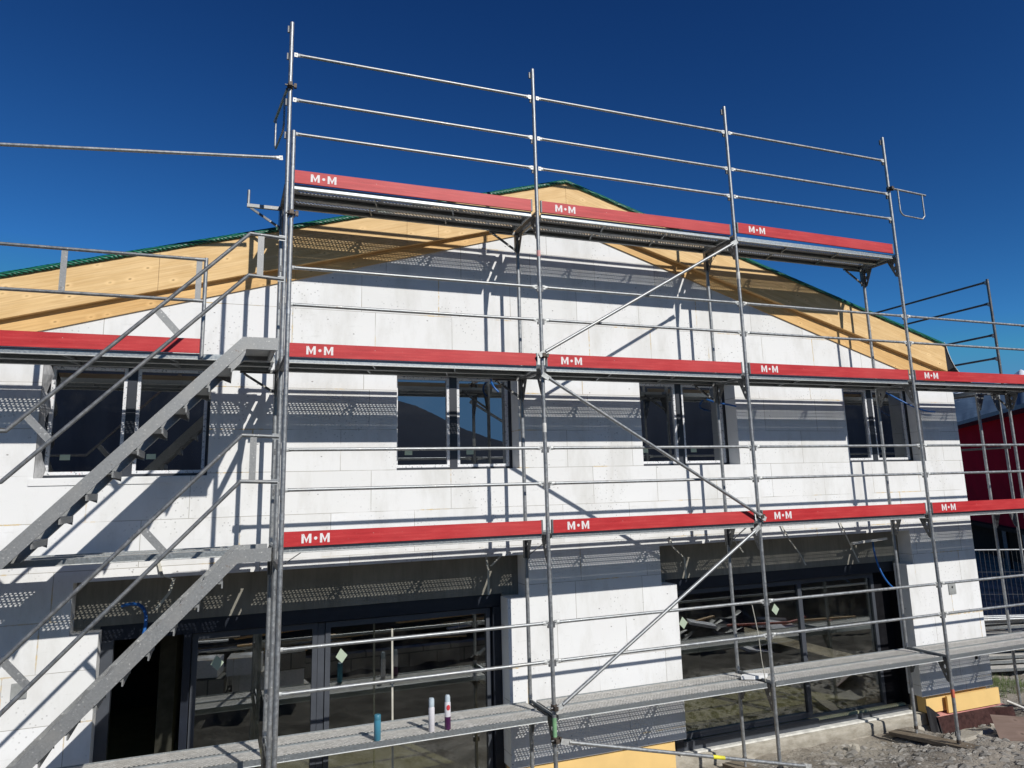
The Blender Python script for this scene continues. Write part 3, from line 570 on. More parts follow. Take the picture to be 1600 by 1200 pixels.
# ------------------------------------------------------------------ scaffold
X = [-3.07, 0.0, 3.065, 6.137, 9.257, 12.33]
LV = [0.0, 2.0, 4.0, 6.0]
LVN = ['lowest walkway', 'second walkway from below', 'third walkway from below', 'topmost walkway']
PN = ['post line left of the stairs', 'first post line beside the stairs', 'second post line right of the stairs', 'third post line right of the stairs', 'fourth post line right of the stairs', 'post line at the right photo edge']
BN = ['bay behind the stairs', 'first bay right of the stairs', 'second bay right of the stairs', 'third bay right of the stairs', 'last bay at the right photo edge']
HY = .70
def plate(b, y0, sgn, mat='darkst'):       # gusset between standard and transom, in the plane x = const
    lo = [(y0, -.075), (y0 + sgn * .17, -.075), (y0 + sgn * .15, -.12), (y0 + sgn * .045, -.34), (y0, -.36)]
    h1 = [(y0 + sgn * .045 + .018 * math.cos(a) * 1, -.15 + .03 * math.sin(a)) for a in [i * math.pi / 4 for i in range(8)]]
    h2 = [(y0 + sgn * .04 + .010 * math.cos(a), -.25 + .025 * math.sin(a)) for a in [i * math.pi / 4 for i in range(8)]]
    b.prism([lo, h1, h2], 'x', -.004, .004, mat)
def make_frame(hgt, label, loc, legs=(True, True), extra_top=0.0):
    t_ = thing('scaffold_frame', label, 'scaffold frame', loc, 'steel scaffold frames')
    for k, y in enumerate((0, HY)):
        if not legs[k]: continue
        s_ = MB().tube((0, y, -hgt), (0, y, -.004 + (extra_top if k == 0 else 0)), .0242, 14, 'tube')
        s_.tube((0, y, -hgt + .03), (0, y, -hgt + .075), .0262, 14, 'steel')
        s_.build('standard', parent=t_)
        for zz in (-2 + 1.0, -2 + .58):
            if -hgt < zz and k == 0: MB().box((-.045, y - .012, zz - .055), (.045, y + .012, zz + .012), 'darkst').build('wedge_box', parent=t_)
    MB().box((-.026, .026, -.072), (.026, HY - .026, -.066), 'darkst').box((-.026, .026, -.066), (-.021, HY - .026, -.020), 'darkst').box((.021, .026, -.066), (.026, HY - .026, -.020), 'darkst').box((-.006, .03, -.02), (.006, HY - .03, .016), 'steel').build('transom', parent=t_)
    for y, sg in ((.024, 1), (HY - .024, -1)):
        b = MB(); plate(b, y, sg); b.build('corner_plate', parent=t_)
    return t_
# frames on every line and level
for i in range(6):
    for l in range(4):
        if l == 3 and i in (0, 5): continue
        h = 2.0 if l else {0: 1.6, 1: 1.6, 2: 1.45, 3: 1.10, 4: 1.12, 5: 1.1}[i]
        make_frame(h, f'scaffold frame carrying the {LVN[l]}, {PN[i]}', (X[i], 0, LV[l]))
def jack(x, y, z, label):
    gz_ = gz(x, y); b = MB().tube((x, y, gz_ + .03), (x, y, z), .017, 10, 'steel').tube((x, y, z - .03), (x, y, z + .012), .03, 10, 'rust').box((x - .07, y - .07, gz_ + .02), (x + .07, y + .07, gz_ + .028), 'steel')
    return tag(b.build('base_jack'), label, 'base jack', 'screw jacks under the scaffold posts')
for i in range(1, 6):
    for y, nm in ((0, 'front'), (HY, 'rear')):
        h = {1: 1.6, 2: 1.45, 3: 1.10, 4: 1.12, 5: 1.1}[i]
        if gz(X[i], y) < -h - .02: jack(X[i], y, -h, f'screw jack under the {nm} post of the {PN[i]}')
# top guard posts
for i in (1, 2, 3, 4):
    t_ = thing('guardrail_post', f'tall guardrail post above the top red boards, {PN[i]}', 'guardrail post', (X[i], 0, 6.0), 'tall guardrail posts on the topmost walkway')
    MB().tube((0, 0, .0), (0, 0, 1.99), .0242, 14, 'tube').build('tube', parent=t_)
    for zz in (.59, 1.0, 1.58, 1.93): MB().box((-.045, .010, zz - .06), (-.012, .034, zz + .02), 'darkst').build('wedge_box', parent=t_)
t_ = thing('guardrail_post', 'dark guardrail post at the right edge with four rails receding behind it', 'guardrail post', (12.25, HY, 4.0), 'tall guardrail posts on the topmost walkway')
MB().tube((0, 0, 0), (0, 0, 2.03), .0242, 14, 'darkst').build('tube', parent=t_)
for zz in (.58, 1.0, 1.58, 1.98): MB().box((-.03, .01, zz - .05), (.03, .04, zz + .02), 'bright').build('wedge_box', parent=t_)

# perforated steel decks: one mesh shared by all boards of equal length
def deck_mesh(L, rows=6):
    b = MB(); w_ = .315; cw = .0212; n = int((L - .10) / cw); m0 = (L - n * cw) / 2
    ys_ = [.004, .040]; solid = [True]
    for r in range(rows):
        ys_.append(ys_[-1] + .0165); solid.append(False)
        if r < rows - 1: ys_.append(ys_[-1] + (.0095 if r % 2 == 0 else .0200)); solid.append(True)
    ys_.append(w_ - .004); solid.append(True)
    xs_ = [0] + [m0 + i * cw for i in range(n + 1)] + [L]; nx_ = len(xs_)
    vs = [(x, y, -.014 + (.004 if .045 < y < .21 else 0)) for y in ys_ for x in xs_]; fs = []
    for j in range(len(ys_) - 1):
        row = (j - 1) // 2
        for i in range(nx_ - 1):
            if not solid[j] and 0 < i < nx_ - 2 and (i + row) % 2 == 0 and (i % 47) > 1: continue
            k = j * nx_ + i; fs.append((k, k + 1, k + nx_ + 1, k + nx_))
    b.add(vs, fs, 'deck'); b.add([(x, y, z - .0022) for x, y, z in vs], [f[::-1] for f in fs], 'under')
    tabs = []
    for j in range(len(ys_) - 1):
        if solid[j]: continue
        for i in range(1, nx_ - 2):
            if (i + (j - 1) // 2) % 2 == 0 and (i % 47) > 1:
                x0, x1, y = xs_[i] + .002, xs_[i + 1] - .002, ys_[j + 1] - .001; zz = vs[j * nx_][2] - .002
                o_ = len(tabs); tabs += [(x0, y, zz), (x1, y, zz), (x1, y + .001, zz - .0042), (x0, y + .001, zz - .0042)]
    b.add(tabs, [(k, k + 1, k + 2, k + 3) for k in range(0, len(tabs), 4)], 'whitetape')
    for y0, y1 in ((0, .0038), (w_ - .0038, w_)): b.box((0, y0, -.062), (L, y1, -.0005), 'edge')
    b.tube((0, -.002, -.060), (L, -.002, -.060), .0055, 8, 'bright'); b.tube((0, w_ + .002, -.060), (L, w_ + .002, -.060), .0055, 8, 'bright')
    b.box((0, .0042, -.062), (L, .03, -.059), 'edge').box((0, w_ - .03, -.062), (L, w_ - .0042, -.059), 'edge')
    b.box((.002, .005, -.055), (.03, w_ - .005, -.016), 'edge').box((L - .03, .005, -.055), (L - .002, w_ - .005, -.016), 'edge')
    for q in (.33, .66): b.obox((L * q - .05, .0045, -.045), (L * q + .05, w_ - .0045, -.045), (.008, 0, 0), (0, 0, .012), 'edge')
    for k in range(5): b.tube((.05 + .02 * k, -.0015, -.03), (.05 + .02 * k, .002, -.03), .004, 6, 'bright')
    return b.mesh('steel_deck', fix=False)
DM = {}
def deck(x0, x1, y, z, label, tilt=0):
    L = round(x1 - x0, 3)
    if L not in DM: DM[L] = deck_mesh(L)
    o = bpy.data.objects.new('steel_deck', DM[L]); COL.objects.link(o); o.location = (x0, y, z); o.rotation_euler = (0, tilt, 0)
    return tag(o, label, 'scaffold deck', 'perforated steel scaffold decks')
for l in range(4):
    for bi in range(5):
        if l == 3 and bi in (0, 4): continue
        x0, x1 = X[bi] + .07, X[bi + 1] - .068
        for y, nm in ((.035, 'front'), (.365, 'rear')):
            deck(x0, x1, y, LV[l], f'{nm} perforated deck, {LVN[l]}, {BN[bi]}')
# red toe boards
def lettering(parent, x, h=.094, w_=.100):
    b = MB(); z0 = .031; t_ = .0235
    for ox in (x, x + .188):
        b.prism([[(ox, z0), (ox + t_, z0), (ox + t_, z0 + h * .66), (ox + w_ * .5, z0 + h * .02), (ox + w_ - t_, z0 + h * .66), (ox + w_ - t_, z0), (ox + w_, z0), (ox + w_, z0 + h),
                  (ox + w_ - t_ * 1.05, z0 + h), (ox + w_ * .5, z0 + h * .40), (ox + t_ * 1.05, z0 + h), (ox, z0 + h)]], 'y', -.0022, -.0004, 'letter')
    cxx = x + (w_ + .188) / 2; b.prism([[(cxx + .017 * math.cos(a), z0 + h * .5 + .017 * math.sin(a)) for a in [i * math.pi / 8 for i in range(16)]]], 'y', -.0022, -.0004, 'letter')
    b.build('lettering', parent=parent)
def toe(x0, x1, z, label, letters=True, tilt=0, lx=.195):
    t_ = thing('toe_board', label, 'toe board', (x0, -.002, z), 'red toe boards'); L = x1 - x0
    t_.rotation_euler = (0, tilt, 0)
    MB().box((0, 0, .002), (L, .022, .154), 'red').box((.001, .0222, .003), (L - .001, .028, .153), 'oldwood_darkback').build('board', parent=t_)  # back coloured dark, as if shaded, so the windows mirror it dark
    for q in (0, L): MB().box((q - .010, -.001, .0), (q + .010, .030, .158), 'darkst').box((q - .03 if q else q - .0, .008, .04), (q + .0 if q else q + .03, .02, .11), 'darkst').build('end_fitting', parent=t_)
    if letters: lettering(t_, lx)
    return t_
TB = {1: (1, 2, 3, 4), 2: (1, 2, 3, 4), 3: (1, 2, 3)}
for l, bays in TB.items():
    for bi in bays:
        toe(X[bi] + .062, X[bi + 1] - .072, LV[l] + (.045 if (l, bi) == (3, 3) else 0), f'red lettered toe board, {LVN[l]}, {BN[bi]}', tilt=.011 if (l, bi) == (3, 3) else 0)
toe(-3.0, -.80, 4.0, 'plain dark red toe board left of the stairs, without visible letters', letters=False)
# pins that hold the toe boards
# guard rails
def rail(p0, p1, label, flat=.07, r=.019, group='guardrail tubes between the scaffold posts', mat='tube'):
    p0, p1 = Vector(p0), Vector(p1); d = (p1 - p0).normalized(); up_ = Vector((0, 0, 1)); side = d.cross(up_).normalized(); up2 = side.cross(d)
    b = MB().tube(p0 + d * flat, p1 - d * flat, r, 12, mat)
    for a, s_ in ((p0, 1), (p1, -1)):
        q0 = a; q1 = a + d * flat * s_ * .55; q2 = a + d * flat * s_ * 1.5
        b.obox(q0, q1, side * .005, up2 * .026, 'bright' if mat == 'tube' else mat)
        vs = []
        for an in range(10):
            c_, s2 = math.cos(an * math.pi / 5), math.sin(an * math.pi / 5); vs.append(q1 + side * c_ * .006 + up2 * s2 * .026)
        for an in range(10):
            c_, s2 = math.cos(an * math.pi / 5), math.sin(an * math.pi / 5); vs.append(q2 + side * c_ * r * 1.01 + up2 * s2 * r * 1.01)
        b.add(vs, [(i, (i + 1) % 10, 10 + (i + 1) % 10, 10 + i) for i in range(10)], 'bright' if mat == 'tube' else mat, True)
        b.tube(a + d * s_ * .02 - side * .008, a + d * s_ * .02 + side * .008, .008, 6, 'darkst')
    return tag(b.build('guardrail'), label, 'guardrail', group)
for l in range(3):
    for bi in (1, 2, 3, 4):
        for dz, nm in ((.58, 'lower'), (1.0, 'upper')):
            rail((X[bi] + .035, -.006, LV[l] + dz), (X[bi + 1] - .035, -.006, LV[l] + dz), f'{nm} guardrail tube, {LVN[l]}, {BN[bi]}')
for bi in (1, 2, 3):
    for dz, nm in ((.59, 'lowest of three tubes'), (1.01, 'middle of three tubes'), (1.58, 'highest of three tubes')):
        rail((X[bi] + .035, -.006, 6 + dz), (X[bi + 1] - .035, -.006, 6 + dz), f'{nm} above the topmost red board, {BN[bi]}')
rail((-3.6, -.006, 5.95), (-.055, -.006, 6.277), 'long sloping tube against the sky at upper left', group='guardrail tubes between the scaffold posts')
# railing of the left walkway with welded flats
t_ = thing('railing', 'welded two tube railing on the left walkway above the red board, against timber and sky', 'railing', (0, 0, 4))
for z, nm in ((1.01, 'top_rail'), (.56, 'middle_rail')):
    MB().tube((-3.0, 0, z), (-.80, 0, z), .018, 12, 'rail').tube((-.90, 0, z), (-.80, 0, z), .020, 10, 'tube').build(nm, parent=t_)
MB().tube((-.795, .0, -.05), (-.795, .0, 1.03), .021, 12, 'tube').build('post', parent=t_)
for x in (-2.10, -.86): MB().box((x - .028, -.004, .575), (x + .028, .004, 1.0), 'alu').build('flat_bar', parent=t_)
# diagonal braces
def brace(p0, p1, label, mat='tube'):
    p0, p1 = Vector(p0), Vector(p1); d = (p1 - p0).normalized()
    side = d.cross(Vector((0, -1, 0))).normalized(); b = MB().tube(p0 + d * .08, p1 - d * .08, .021, 14, mat)
    for a, s_ in ((p0, 1), (p1, -1)): b.obox(a - d * .02 * s_, a + d * .10 * s_, side * .030, (0, .005, 0), 'bright')
    t_ = tag(b.build('diagonal_brace'), label, 'diagonal brace', 'diagonal brace tubes on the front of the middle bay'); return t_
def coupler(p, label, s_=1.0):
    x, y, z = p; b = MB().tube((x, y, z - .03), (x, y, z + .03), .036 * s_, 10, 'rust').box((x - .02, y - .085, z - .022), (x + .02, y - .02, z + .022), 'rust').tube((x - .06, y - .03, z), (x + .06, y - .03, z), .010, 6, 'darkst').box((x + .04, y - .05, z - .025), (x + .07, y - .01, z + .025), 'rust')
    return tag(b.build('tube_coupler'), label, 'coupler', 'dark couplers clamped on the posts')
DYb = -.065
brace((3.02, DYb, 4.13), (6.10, DYb, 5.88), 'bright diagonal brace rising from the second post above the upper windows'); brace((3.05, DYb, 3.88), (6.18, DYb, 2.05), 'diagonal brace falling across the dark upper window'); brace((3.08, DYb, .08), (6.07, DYb, 1.94), 'bright diagonal brace rising over the white pier between the patio windows')
br_ = brace((3.13, DYb, -.262), (6.55, DYb, -1.03), 'low tube with a yellow tag running down to the ground below the lowest walkway')
d_ = (Vector((6.55, DYb, -1.03)) - Vector((3.13, DYb, -.262))).normalized(); q_ = Vector((3.13, DYb, -.262)) + d_ * 2.02
MB().tube(q_, q_ + d_ * .17, .0225, 12, 'yellowtape').build('tag', parent=br_)
coupler((3.065, 0, 4.13), 'coupler at the foot of the rising brace above the upper windows'); coupler((6.137, 0, 2.08), 'coupler where two braces meet on the third post'); coupler((3.065, 0, -.25), 'rusty coupler below the green sleeve on the second post', 1.3)
coupler((3.065, 0, .09), 'coupler at the foot of the brace on the lowest walkway'); coupler((0, 0, 7.17), 'coupler high on the tallest post against the sky'); coupler((.0, -.70, 5.36), 'coupler joining the stair tower post below the top red board', 1.1); coupler((9.257, 0, 7.1), 'coupler holding the looped end guard at the top right')
# bands of paint or tape on the posts
def band(x, y, z0, z1, mat, label):
    tag(MB().tube((x, y, z0), (x, y, z1), .0256, 14, mat).build('marking_band'), label, 'tape', 'coloured bands round the scaffold posts')
band(3.065, 0, 5.40, 5.48, 'pink', 'faded pink band under the top walkway on the second post'); band(6.137, 0, 5.35, 5.45, 'whitetape', 'white band under the top walkway on the third post'); band(3.065, 0, 3.19, 3.30, 'whitetape', 'white band round the second post level with the windows')
band(6.137, 0, 2.63, 2.69, 'whitetape', 'cream band round the third post below the window line'); band(9.257, 0, -.55, -.44, 'orange', 'orange red band low on the fourth post'); band(3.065, 0, -.24, -.02, 'green', 'green painted sleeve on the second post below the lowest walkway')
# swivelled console brackets at the inner posts
def console(x, z, sx, label, pin=False):
    t_ = thing('console_bracket', label, 'bracket', (x, HY, z), 'small console brackets on the inner posts')
    MB().box((0, -.02, -.085), (sx * .40, .02, -.045), 'darkst' if not pin else 'alu').build('arm', parent=t_)
    MB().obox((sx * .03, 0, -.30), (sx * .36, 0, -.09), (0, .010, 0), (.008, 0, .010), 'darkst').build('strut', parent=t_)
    MB().box((-.03, -.03, -.33), (.035 * sx, .03, -.03), 'darkst').build('clamp', parent=t_)
    if pin: MB().tube((sx * .385, 0, -.05), (sx * .385, 0, .13), .017, 10, 'tube').build('pin', parent=t_)
console(0, 6, -1, 'bracket with upright pin sticking out left of the first post line against the sky', True); console(0, 4, -1, 'bracket under the stair landing, left of the first post line')
console(3.065, 6, -1, 'bracket under the top walkway left of the second inner post'); console(6.137, 6, .45, 'short bracket under the top walkway right of the third inner post'); console(9.257, 6, -1, 'bracket under the top walkway at the fourth inner post')
console(3.065, 4, -1, 'bracket in front of the sky mirroring window'); console(6.137, 4, -1, 'bracket in front of the middle dark window'); console(12.33, 4, -1, 'bracket under the walkway at the right edge'); console(0, 2, 1, 'bracket under the lower red board right of the first post')
console(3.065, 2, 1, 'bracket under the lower red board by the second inner post'); console(6.137, 2, 1, 'bracket under the lower red board by the third inner post')
# U shaped end guards
def endguard(p, d, label, mat='tube'):
    p = Vector(p); d = Vector(d).normalized(); b = MB().tube(p, p + d * .74, .0170, 10, mat); a = p + d * .13; c = p + d * .66
    n = 5; pts = [a, a - Vector((0, 0, .34))]
    for k in range(1, n): an = math.pi / 2 * k / n; pts.append(a + d * .09 * (1 - math.cos(an)) - Vector((0, 0, .34 + .09 * math.sin(an))))
    pts.append(a + d * .09 - Vector((0, 0, .43))); pts.append(c - d * .06 - Vector((0, 0, .43))); pts.append(c - Vector((0, 0, .37))); pts.append(c)
    b.path(pts, .0125, 8, mat); return tag(b.build('end_guard'), label, 'end guard', 'looped end guards')
endguard((9.30, -.02, 7.11), (1, 0, -.04), 'looped end guard sticking out right of the topmost walkway'); endguard((-.03, .03, 7.15), (-.12, 1, -.08), 'end guard seen edge on beside the tallest post')
endguard((12.10, .12, 5.02), (.35, -1, .05), 'dark looped end guard at the right photo edge', 'darkst')
# side scaffold on the right flank
for z, nm in ((5.98, 'top'), (5.58, 'second'), (5.0, 'third'), (4.58, 'lowest')):
    rail((12.25, .73, z), (12.25, 3.75, z), f'{nm} of the four dark rails receding beyond the right end of the roof', mat='darkst', group='dark rails of the side scaffold')
for z in (3.0,): rail((12.25, .73, z), (12.25, 3.75, z), 'dim rail of the side scaffold in front of the red house', mat='darkst', group='dark rails of the side scaffold')
for y in (.86, 3.85):
    for l, z in ((0, 0), (1, 2), (2, 4)):
        t_ = thing('scaffold_frame', f'side scaffold frame carrying the {LVN[l]}, ' + ('near the building corner' if y < 2 else 'far along the right flank'), 'scaffold frame', (11.76, y, z), 'steel scaffold frames')
        for x in (0, .56): MB().tube((x, 0, -2 if l else -1.15), (x, 0, -.004), .0242, 12, 'tube').build('standard', parent=t_)
        MB().box((.026, -.026, -.072), (.534, .026, -.03), 'darkst').build('transom', parent=t_)
        for x, sg in ((.024, 1), (.536, -1)): MB().prism([[(x, -.075), (x + sg * .17, -.075), (x + sg * .045, -.34), (x, -.36)]], 'y', -.004, .004, 'darkst').build('corner_plate', parent=t_)
for l in (1, 2):
    z = LV[l]
    L = 2.9
    if L not in DM: DM[L] = deck_mesh(L)
    o = bpy.data.objects.new('steel_deck', DM[L]); COL.objects.link(o); o.location = (12.12, .93, z); o.rotation_euler = (0, 0, math.pi / 2)
    tag(o, f'side scaffold deck, {LVN[l]}, running back along the right flank', 'scaffold deck', 'perforated steel scaffold decks')

# stair tower: posts, two flights, handrails
TY = -.72
def tpost(x, z0, z1, label): tag(MB().tube((x, TY, z0), (x, TY, z1), .0242, 14, 'tube').tube((x, TY, 2.30), (x, TY, 2.36), .0262, 14, 'steel').tube((x, TY, 4.3), (x, TY, 4.36), .0262, 14, 'steel').build('stair_tower_post'), label, 'scaffold post', 'outer posts of the stair tower')
tpost(.0, -1.85, 6.27, 'thick front post of the stair tower, right of the stairs'); tpost(-3.07, -1.85, 5.2, 'front post of the stair tower at its left end')
tag(MB().obox((.0, TY, 3.86), (0, 0, 3.86), (.022, 0, 0), (0, 0, .03), 'darkst').build('stair_transom'), 'dark cross bar carrying the upper stair landing', 'scaffold part', 'cross bars under the stair landings')
tag(MB().obox((.0, TY, 1.86), (0, 0, 1.86), (.022, 0, 0), (0, 0, .03), 'darkst').build('stair_transom'), 'dark cross bar carrying the lower stair landing', 'scaffold part', 'cross bars under the stair landings')
def flight(zt, label, slope, lowx):
    t_ = thing('aluminium_stair', label, 'stairs', (0, 0, zt), 'aluminium scaffold stairs')
    dz = slope; xb = lowx; zb = -dz * (-.39 - xb)
    prof = [(-.085, .045), (-.085, -.075), (-.375, -.075), (xb + .02, zb - .115), (-3.0, zb - .115), (-3.0, zb + .0), (xb - .03, zb + .0), (-.41, .045)]
    for y in (-.735, -.075):
        sb = MB().prism([prof], 'y', y, y + .028, 'alu'); yy = y - .012 if y > -.5 else y + .040
        sb.obox((-.375, yy, -.071), (xb + .02, yy, zb - .111), (0, .012, 0), (.003, 0, .003), 'bright'); sb.build('stringer', parent=t_)
    n = int(-zb / .195)
    for k in range(n):
        x = -.60 - .190 * k; z = .045 - (-.41 - x) * dz - .100
        tr = MB().box((x - .060, -.705, z - .012), (x + .105, -.077, z + .010), 'alu').box((x + .092, -.705, z - .050), (x + .105, -.077, z - .0125), 'alu')
        tr.prism([[(x - .055, z - .013), (x + .104, z - .013), (x + .104, z - .075)]], 'y', -.095, -.079, 'alu'); tr.build('tread', parent=t_)
    MB().box((-.37, -.705, -.03), (-.09, -.077, -.005), 'alu').build('landing', parent=t_)
    MB().box((-3.0, -.705, zb - .03), (xb - .02, -.077, zb - .005), 'alu').build('landing', parent=t_)
    for x in (-.13,): MB().tube((x, -.70, -.06), (x, -.077, -.06), .02, 8, 'alu').build('cross_tube', parent=t_)
    return t_
flight(4.005, 'aluminium stair flight rising to the walkway above the upper windows', 1.03, -2.235)
flight(2.005, 'lower aluminium stair flight in front of the left patio opening', .985, -2.32)
flight(.005, 'lowest stair flight below the photo edge', 1.0, -2.3) if False else None
def handrail(zt, label):
    t_ = thing('stair_handrail', label, 'handrail', (0, TY - .02, zt), 'double handrails of the stairs')
    for dz_, nm in ((1.09, 'top_rail'), (.66, 'middle_rail')):
        low = (-2.278, dz_ - 1.955)
        MB().path([(-.05, .02, dz_ - .005), (-.385, .0, dz_ + .008), (low[0], 0, low[1]), (-3.0, 0, low[1])], .0185, 12, 'rail').obox((-.05, .02, dz_ - .005), (-.11, .017, dz_ - .003), (0, .006, 0), (0, 0, .028), 'tube').build(nm, parent=t_)
    MB().box((-.31, -.004, .67), (-.25, .004, 1.08), 'alu').build('flat_bar', parent=t_)
    for q in (.42, .93):
        x = -.385 - 1.893 * q; z = 1.09 - 1.955 * q; MB().obox((x, 0, z), (x + .20, 0, z - .225), (.022, 0, .022), (0, .004, 0), 'alu').build('flat_bar', parent=t_)
    return t_
handrail(4.0, 'grey double handrail along the upper stair flight'); handrail(2.0, 'grey double handrail along the lower stair flight')

# things standing on the lowest walkway
t_ = thing('drinking_flask', 'teal drinking flask standing on the lowest walkway', 'flask', (1.085, .10, -.009))
MB().lathe((0, 0, 0), [(.030, 0), (.036, .004), (.036, .19), (.034, .2)], 20, 'teal').build('body', parent=t_); MB().lathe((0, 0, .2), [(.035, 0), (.035, .045), (.030, .05)], 20, 'tealcap').build('lid', parent=t_)
t_ = thing('foam_can', 'plain whitish foam can, left one of the two beside each other', 'can', (1.675, .125, -.009))
MB().lathe((0, 0, 0), [(.030, 0), (.033, .004), (.033, .235), (.026, .25)], 20, 'canwhite').build('body', parent=t_); MB().lathe((0, 0, .25), [(.030, 0), (.030, .07), (.024, .085)], 20, 'canclear').build('cap', parent=t_)
t_ = thing('foam_can', 'foam can with red round logo and dark purple foot', 'can', (1.852, .115, -.009))
MB().lathe((0, 0, 0), [(.030, 0), (.033, .004), (.033, .13)], 20, 'canpurple').lathe((0, 0, .1301), [(.033, 0), (.033, .14), (.028, .15)], 20, 'canwhite').build('body', parent=t_); MB().lathe((0, 0, .28), [(.029, 0), (.029, .05), (.020, .068)], 20, 'canclear').build('cap', parent=t_)
b = MB(); cs = [( .0345 * math.sin(a) * 1, -.0345 * math.cos(a)) for a in [(-4 + i) * .17 for i in range(9)]]
for i in range(8):
    hw = lambda k: .028 * math.sqrt(max(0, 1 - ((k - 4) / 4.0) ** 2)); (xa, ya), (xb, yb) = cs[i], cs[i + 1]
    b.add([(xa, ya, .225 - hw(i)), (xb, yb, .225 - hw(i + 1)), (xb, yb, .225 + hw(i + 1)), (xa, ya, .225 + hw(i))], [(0, 1, 2, 3)], 'canred', True)
b.build('logo', parent=t_, fix=False)
t_ = MB().prism([[(5.88, .30), (6.02, .22), (6.2, .20), (6.28, .27), (6.12, .36), (5.95, .37)]], 'z', .004, .045, 'eps'); tag(t_.build('foam_scrap'), 'white foam scrap lying on the lowest walkway beside the third post', 'foam scrap')

# timber and panels on the ground, right
def plankb(name, p0, p1, w_, h, mat, label, cat, tiltv=None, group=None):
    p0, p1 = Vector(p0), Vector(p1); d = (p1 - p0).normalized(); s_ = d.cross(Vector((0, 0, 1))).normalized() * w_ / 2; u = (s_.cross(d)).normalized() * h / 2
    return tag(MB().obox(p0, p1, s_, u, mat).build(name), label, cat, group)
plankb('sole_board', (9.12, 1.0, gz(9.12, 1.0) + .04), (9.33, -.38, -1.165), .24, .05, 'oldwood_darkback', 'brown weathered plank under the feet of the fourth post line', 'plank')
plankb('sole_board', (6.1, 1.0, gz(6.1, 1.0) + .03), (6.2, -.4, gz(6.2, -.4) + .03), .24, .05, 'oldwood_darkback', 'weathered plank under the feet of the third post line', 'plank')
t_ = MB().obox((9.95, -.35, -1.07), (10.45, -1.25, -1.0), (.12, .10, .30), (-.010, -.003, .006), 'ply'); t_ = MB()
t_.add([(9.98, -.10, -1.22), (10.75, -.75, -1.26), (10.95, -.45, -.98), (10.16, .15, -.95), (9.97, -.085, -1.20), (10.74, -.735, -1.24), (10.94, -.435, -.96), (10.15, .165, -.93)], [(0, 1, 2, 3), (4, 5, 6, 7), (0, 1, 5, 4), (1, 2, 6, 5), (2, 3, 7, 6), (3, 0, 4, 7)], 'ply')
tag(t_.build('plywood_panel'), 'brown plywood panel leaning on rubble at the lower right corner', 'panel')
b = MB().path([(11.62, .98, -1.12), (11.75, .8, -1.2), (11.8, .65, -1.26), (11.78, .5, -1.28)], .02, 10, 'whitetape'); tag(b.build('drain_pipe'), 'pale bent pipe by the building corner on the ground', 'pipe')
# grass
gb = MB()
for k in range(9000):
    x = 12.3 + 4.5 * R(); y = 1.6 + 2.4 * R(); z = gz(x, y)
    if mn.noise(Vector((x * 1.5, y * 1.5, 9))) < -.12: continue
    h = .05 + .11 * R(); dx, dy = .05 * (R() - .5), .05 * (R() - .5); gb.add([(x, y, z), (x + .010, y, z), (x + dx, y + dy, z + h)], [(0, 1, 2)], 'grass')
tag(gb.build('grass', fix=False), 'short green grass behind the building corner at the right edge', 'grass', kind='stuff')
# stacked scaffold parts beyond the corner
for k in range(9):
    z = -1.12 + .105 * k; x0 = 12.6 + .15 * (k % 3); y0 = 2.9 + .12 * (k % 2)
    b = MB().box((0, -.16, 0), (3.0, .16, .012), 'deck').box((0, -.16, -.055), (3.0, -.15, 0), 'edge').box((0, .15, -.055), (3.0, .16, 0), 'edge').box((-.02, -.14, -.04), (.0, .14, .0), 'bright')
    o = b.build('stacked_deck', loc=(x0, y0, z)); o.rotation_euler = (0, .02 * (R() - .5), .10 * (R() - .5) - .25)
    tag(o, ('topmost' if k == 8 else 'lowest' if k == 0 else f'number {k + 1} from below') + ' of the steel decks stacked behind the building corner', 'scaffold deck', 'steel decks stacked behind the corner')
for k in range(5):
    o = MB().tube((0, 0, 0), (3.0, 0, 0), .024, 10, 'tube').build('loose_tube', loc=(12.5 + .1 * k, 2.4 + .07 * k, -.16 + .02 * (k % 2))); o.rotation_euler = (0, .01 * k, -.3 + .03 * k)
    tag(o, 'steel tube lying across the stacked decks behind the corner', 'tube', 'steel tubes lying on the deck stack')
# site fence
for k in range(3):
    t_ = thing('site_fence_panel', ('left', 'middle', 'right')[k] + ' wire fence panel in the shade before the red house', 'fence', (13.6 + 2.4 * k, 6.2 - 1.5 * k, -1.2), 'wire fence panels')
    d = Vector((2.35, -1.47, 0)); b = MB().path([(0, 0, 0), (0, 0, 2.0), (d.x, d.y, 2.0), (d.x, d.y, 0), (0, 0, 0)], .018, 8, 'steel').build('frame', parent=t_)
    b = MB()
    for q in range(1, 28): p = d * (q / 28); b.tube((p.x, p.y, .02), (p.x, p.y, 1.98),   .003, 4, 'darkst', cap=False)
    for q in (.5, 1.0, 1.5): b.tube((0, 0, q), (d.x, d.y, q), .003, 4, 'darkst', cap=False)
    b.build('wire_mesh', parent=t_)
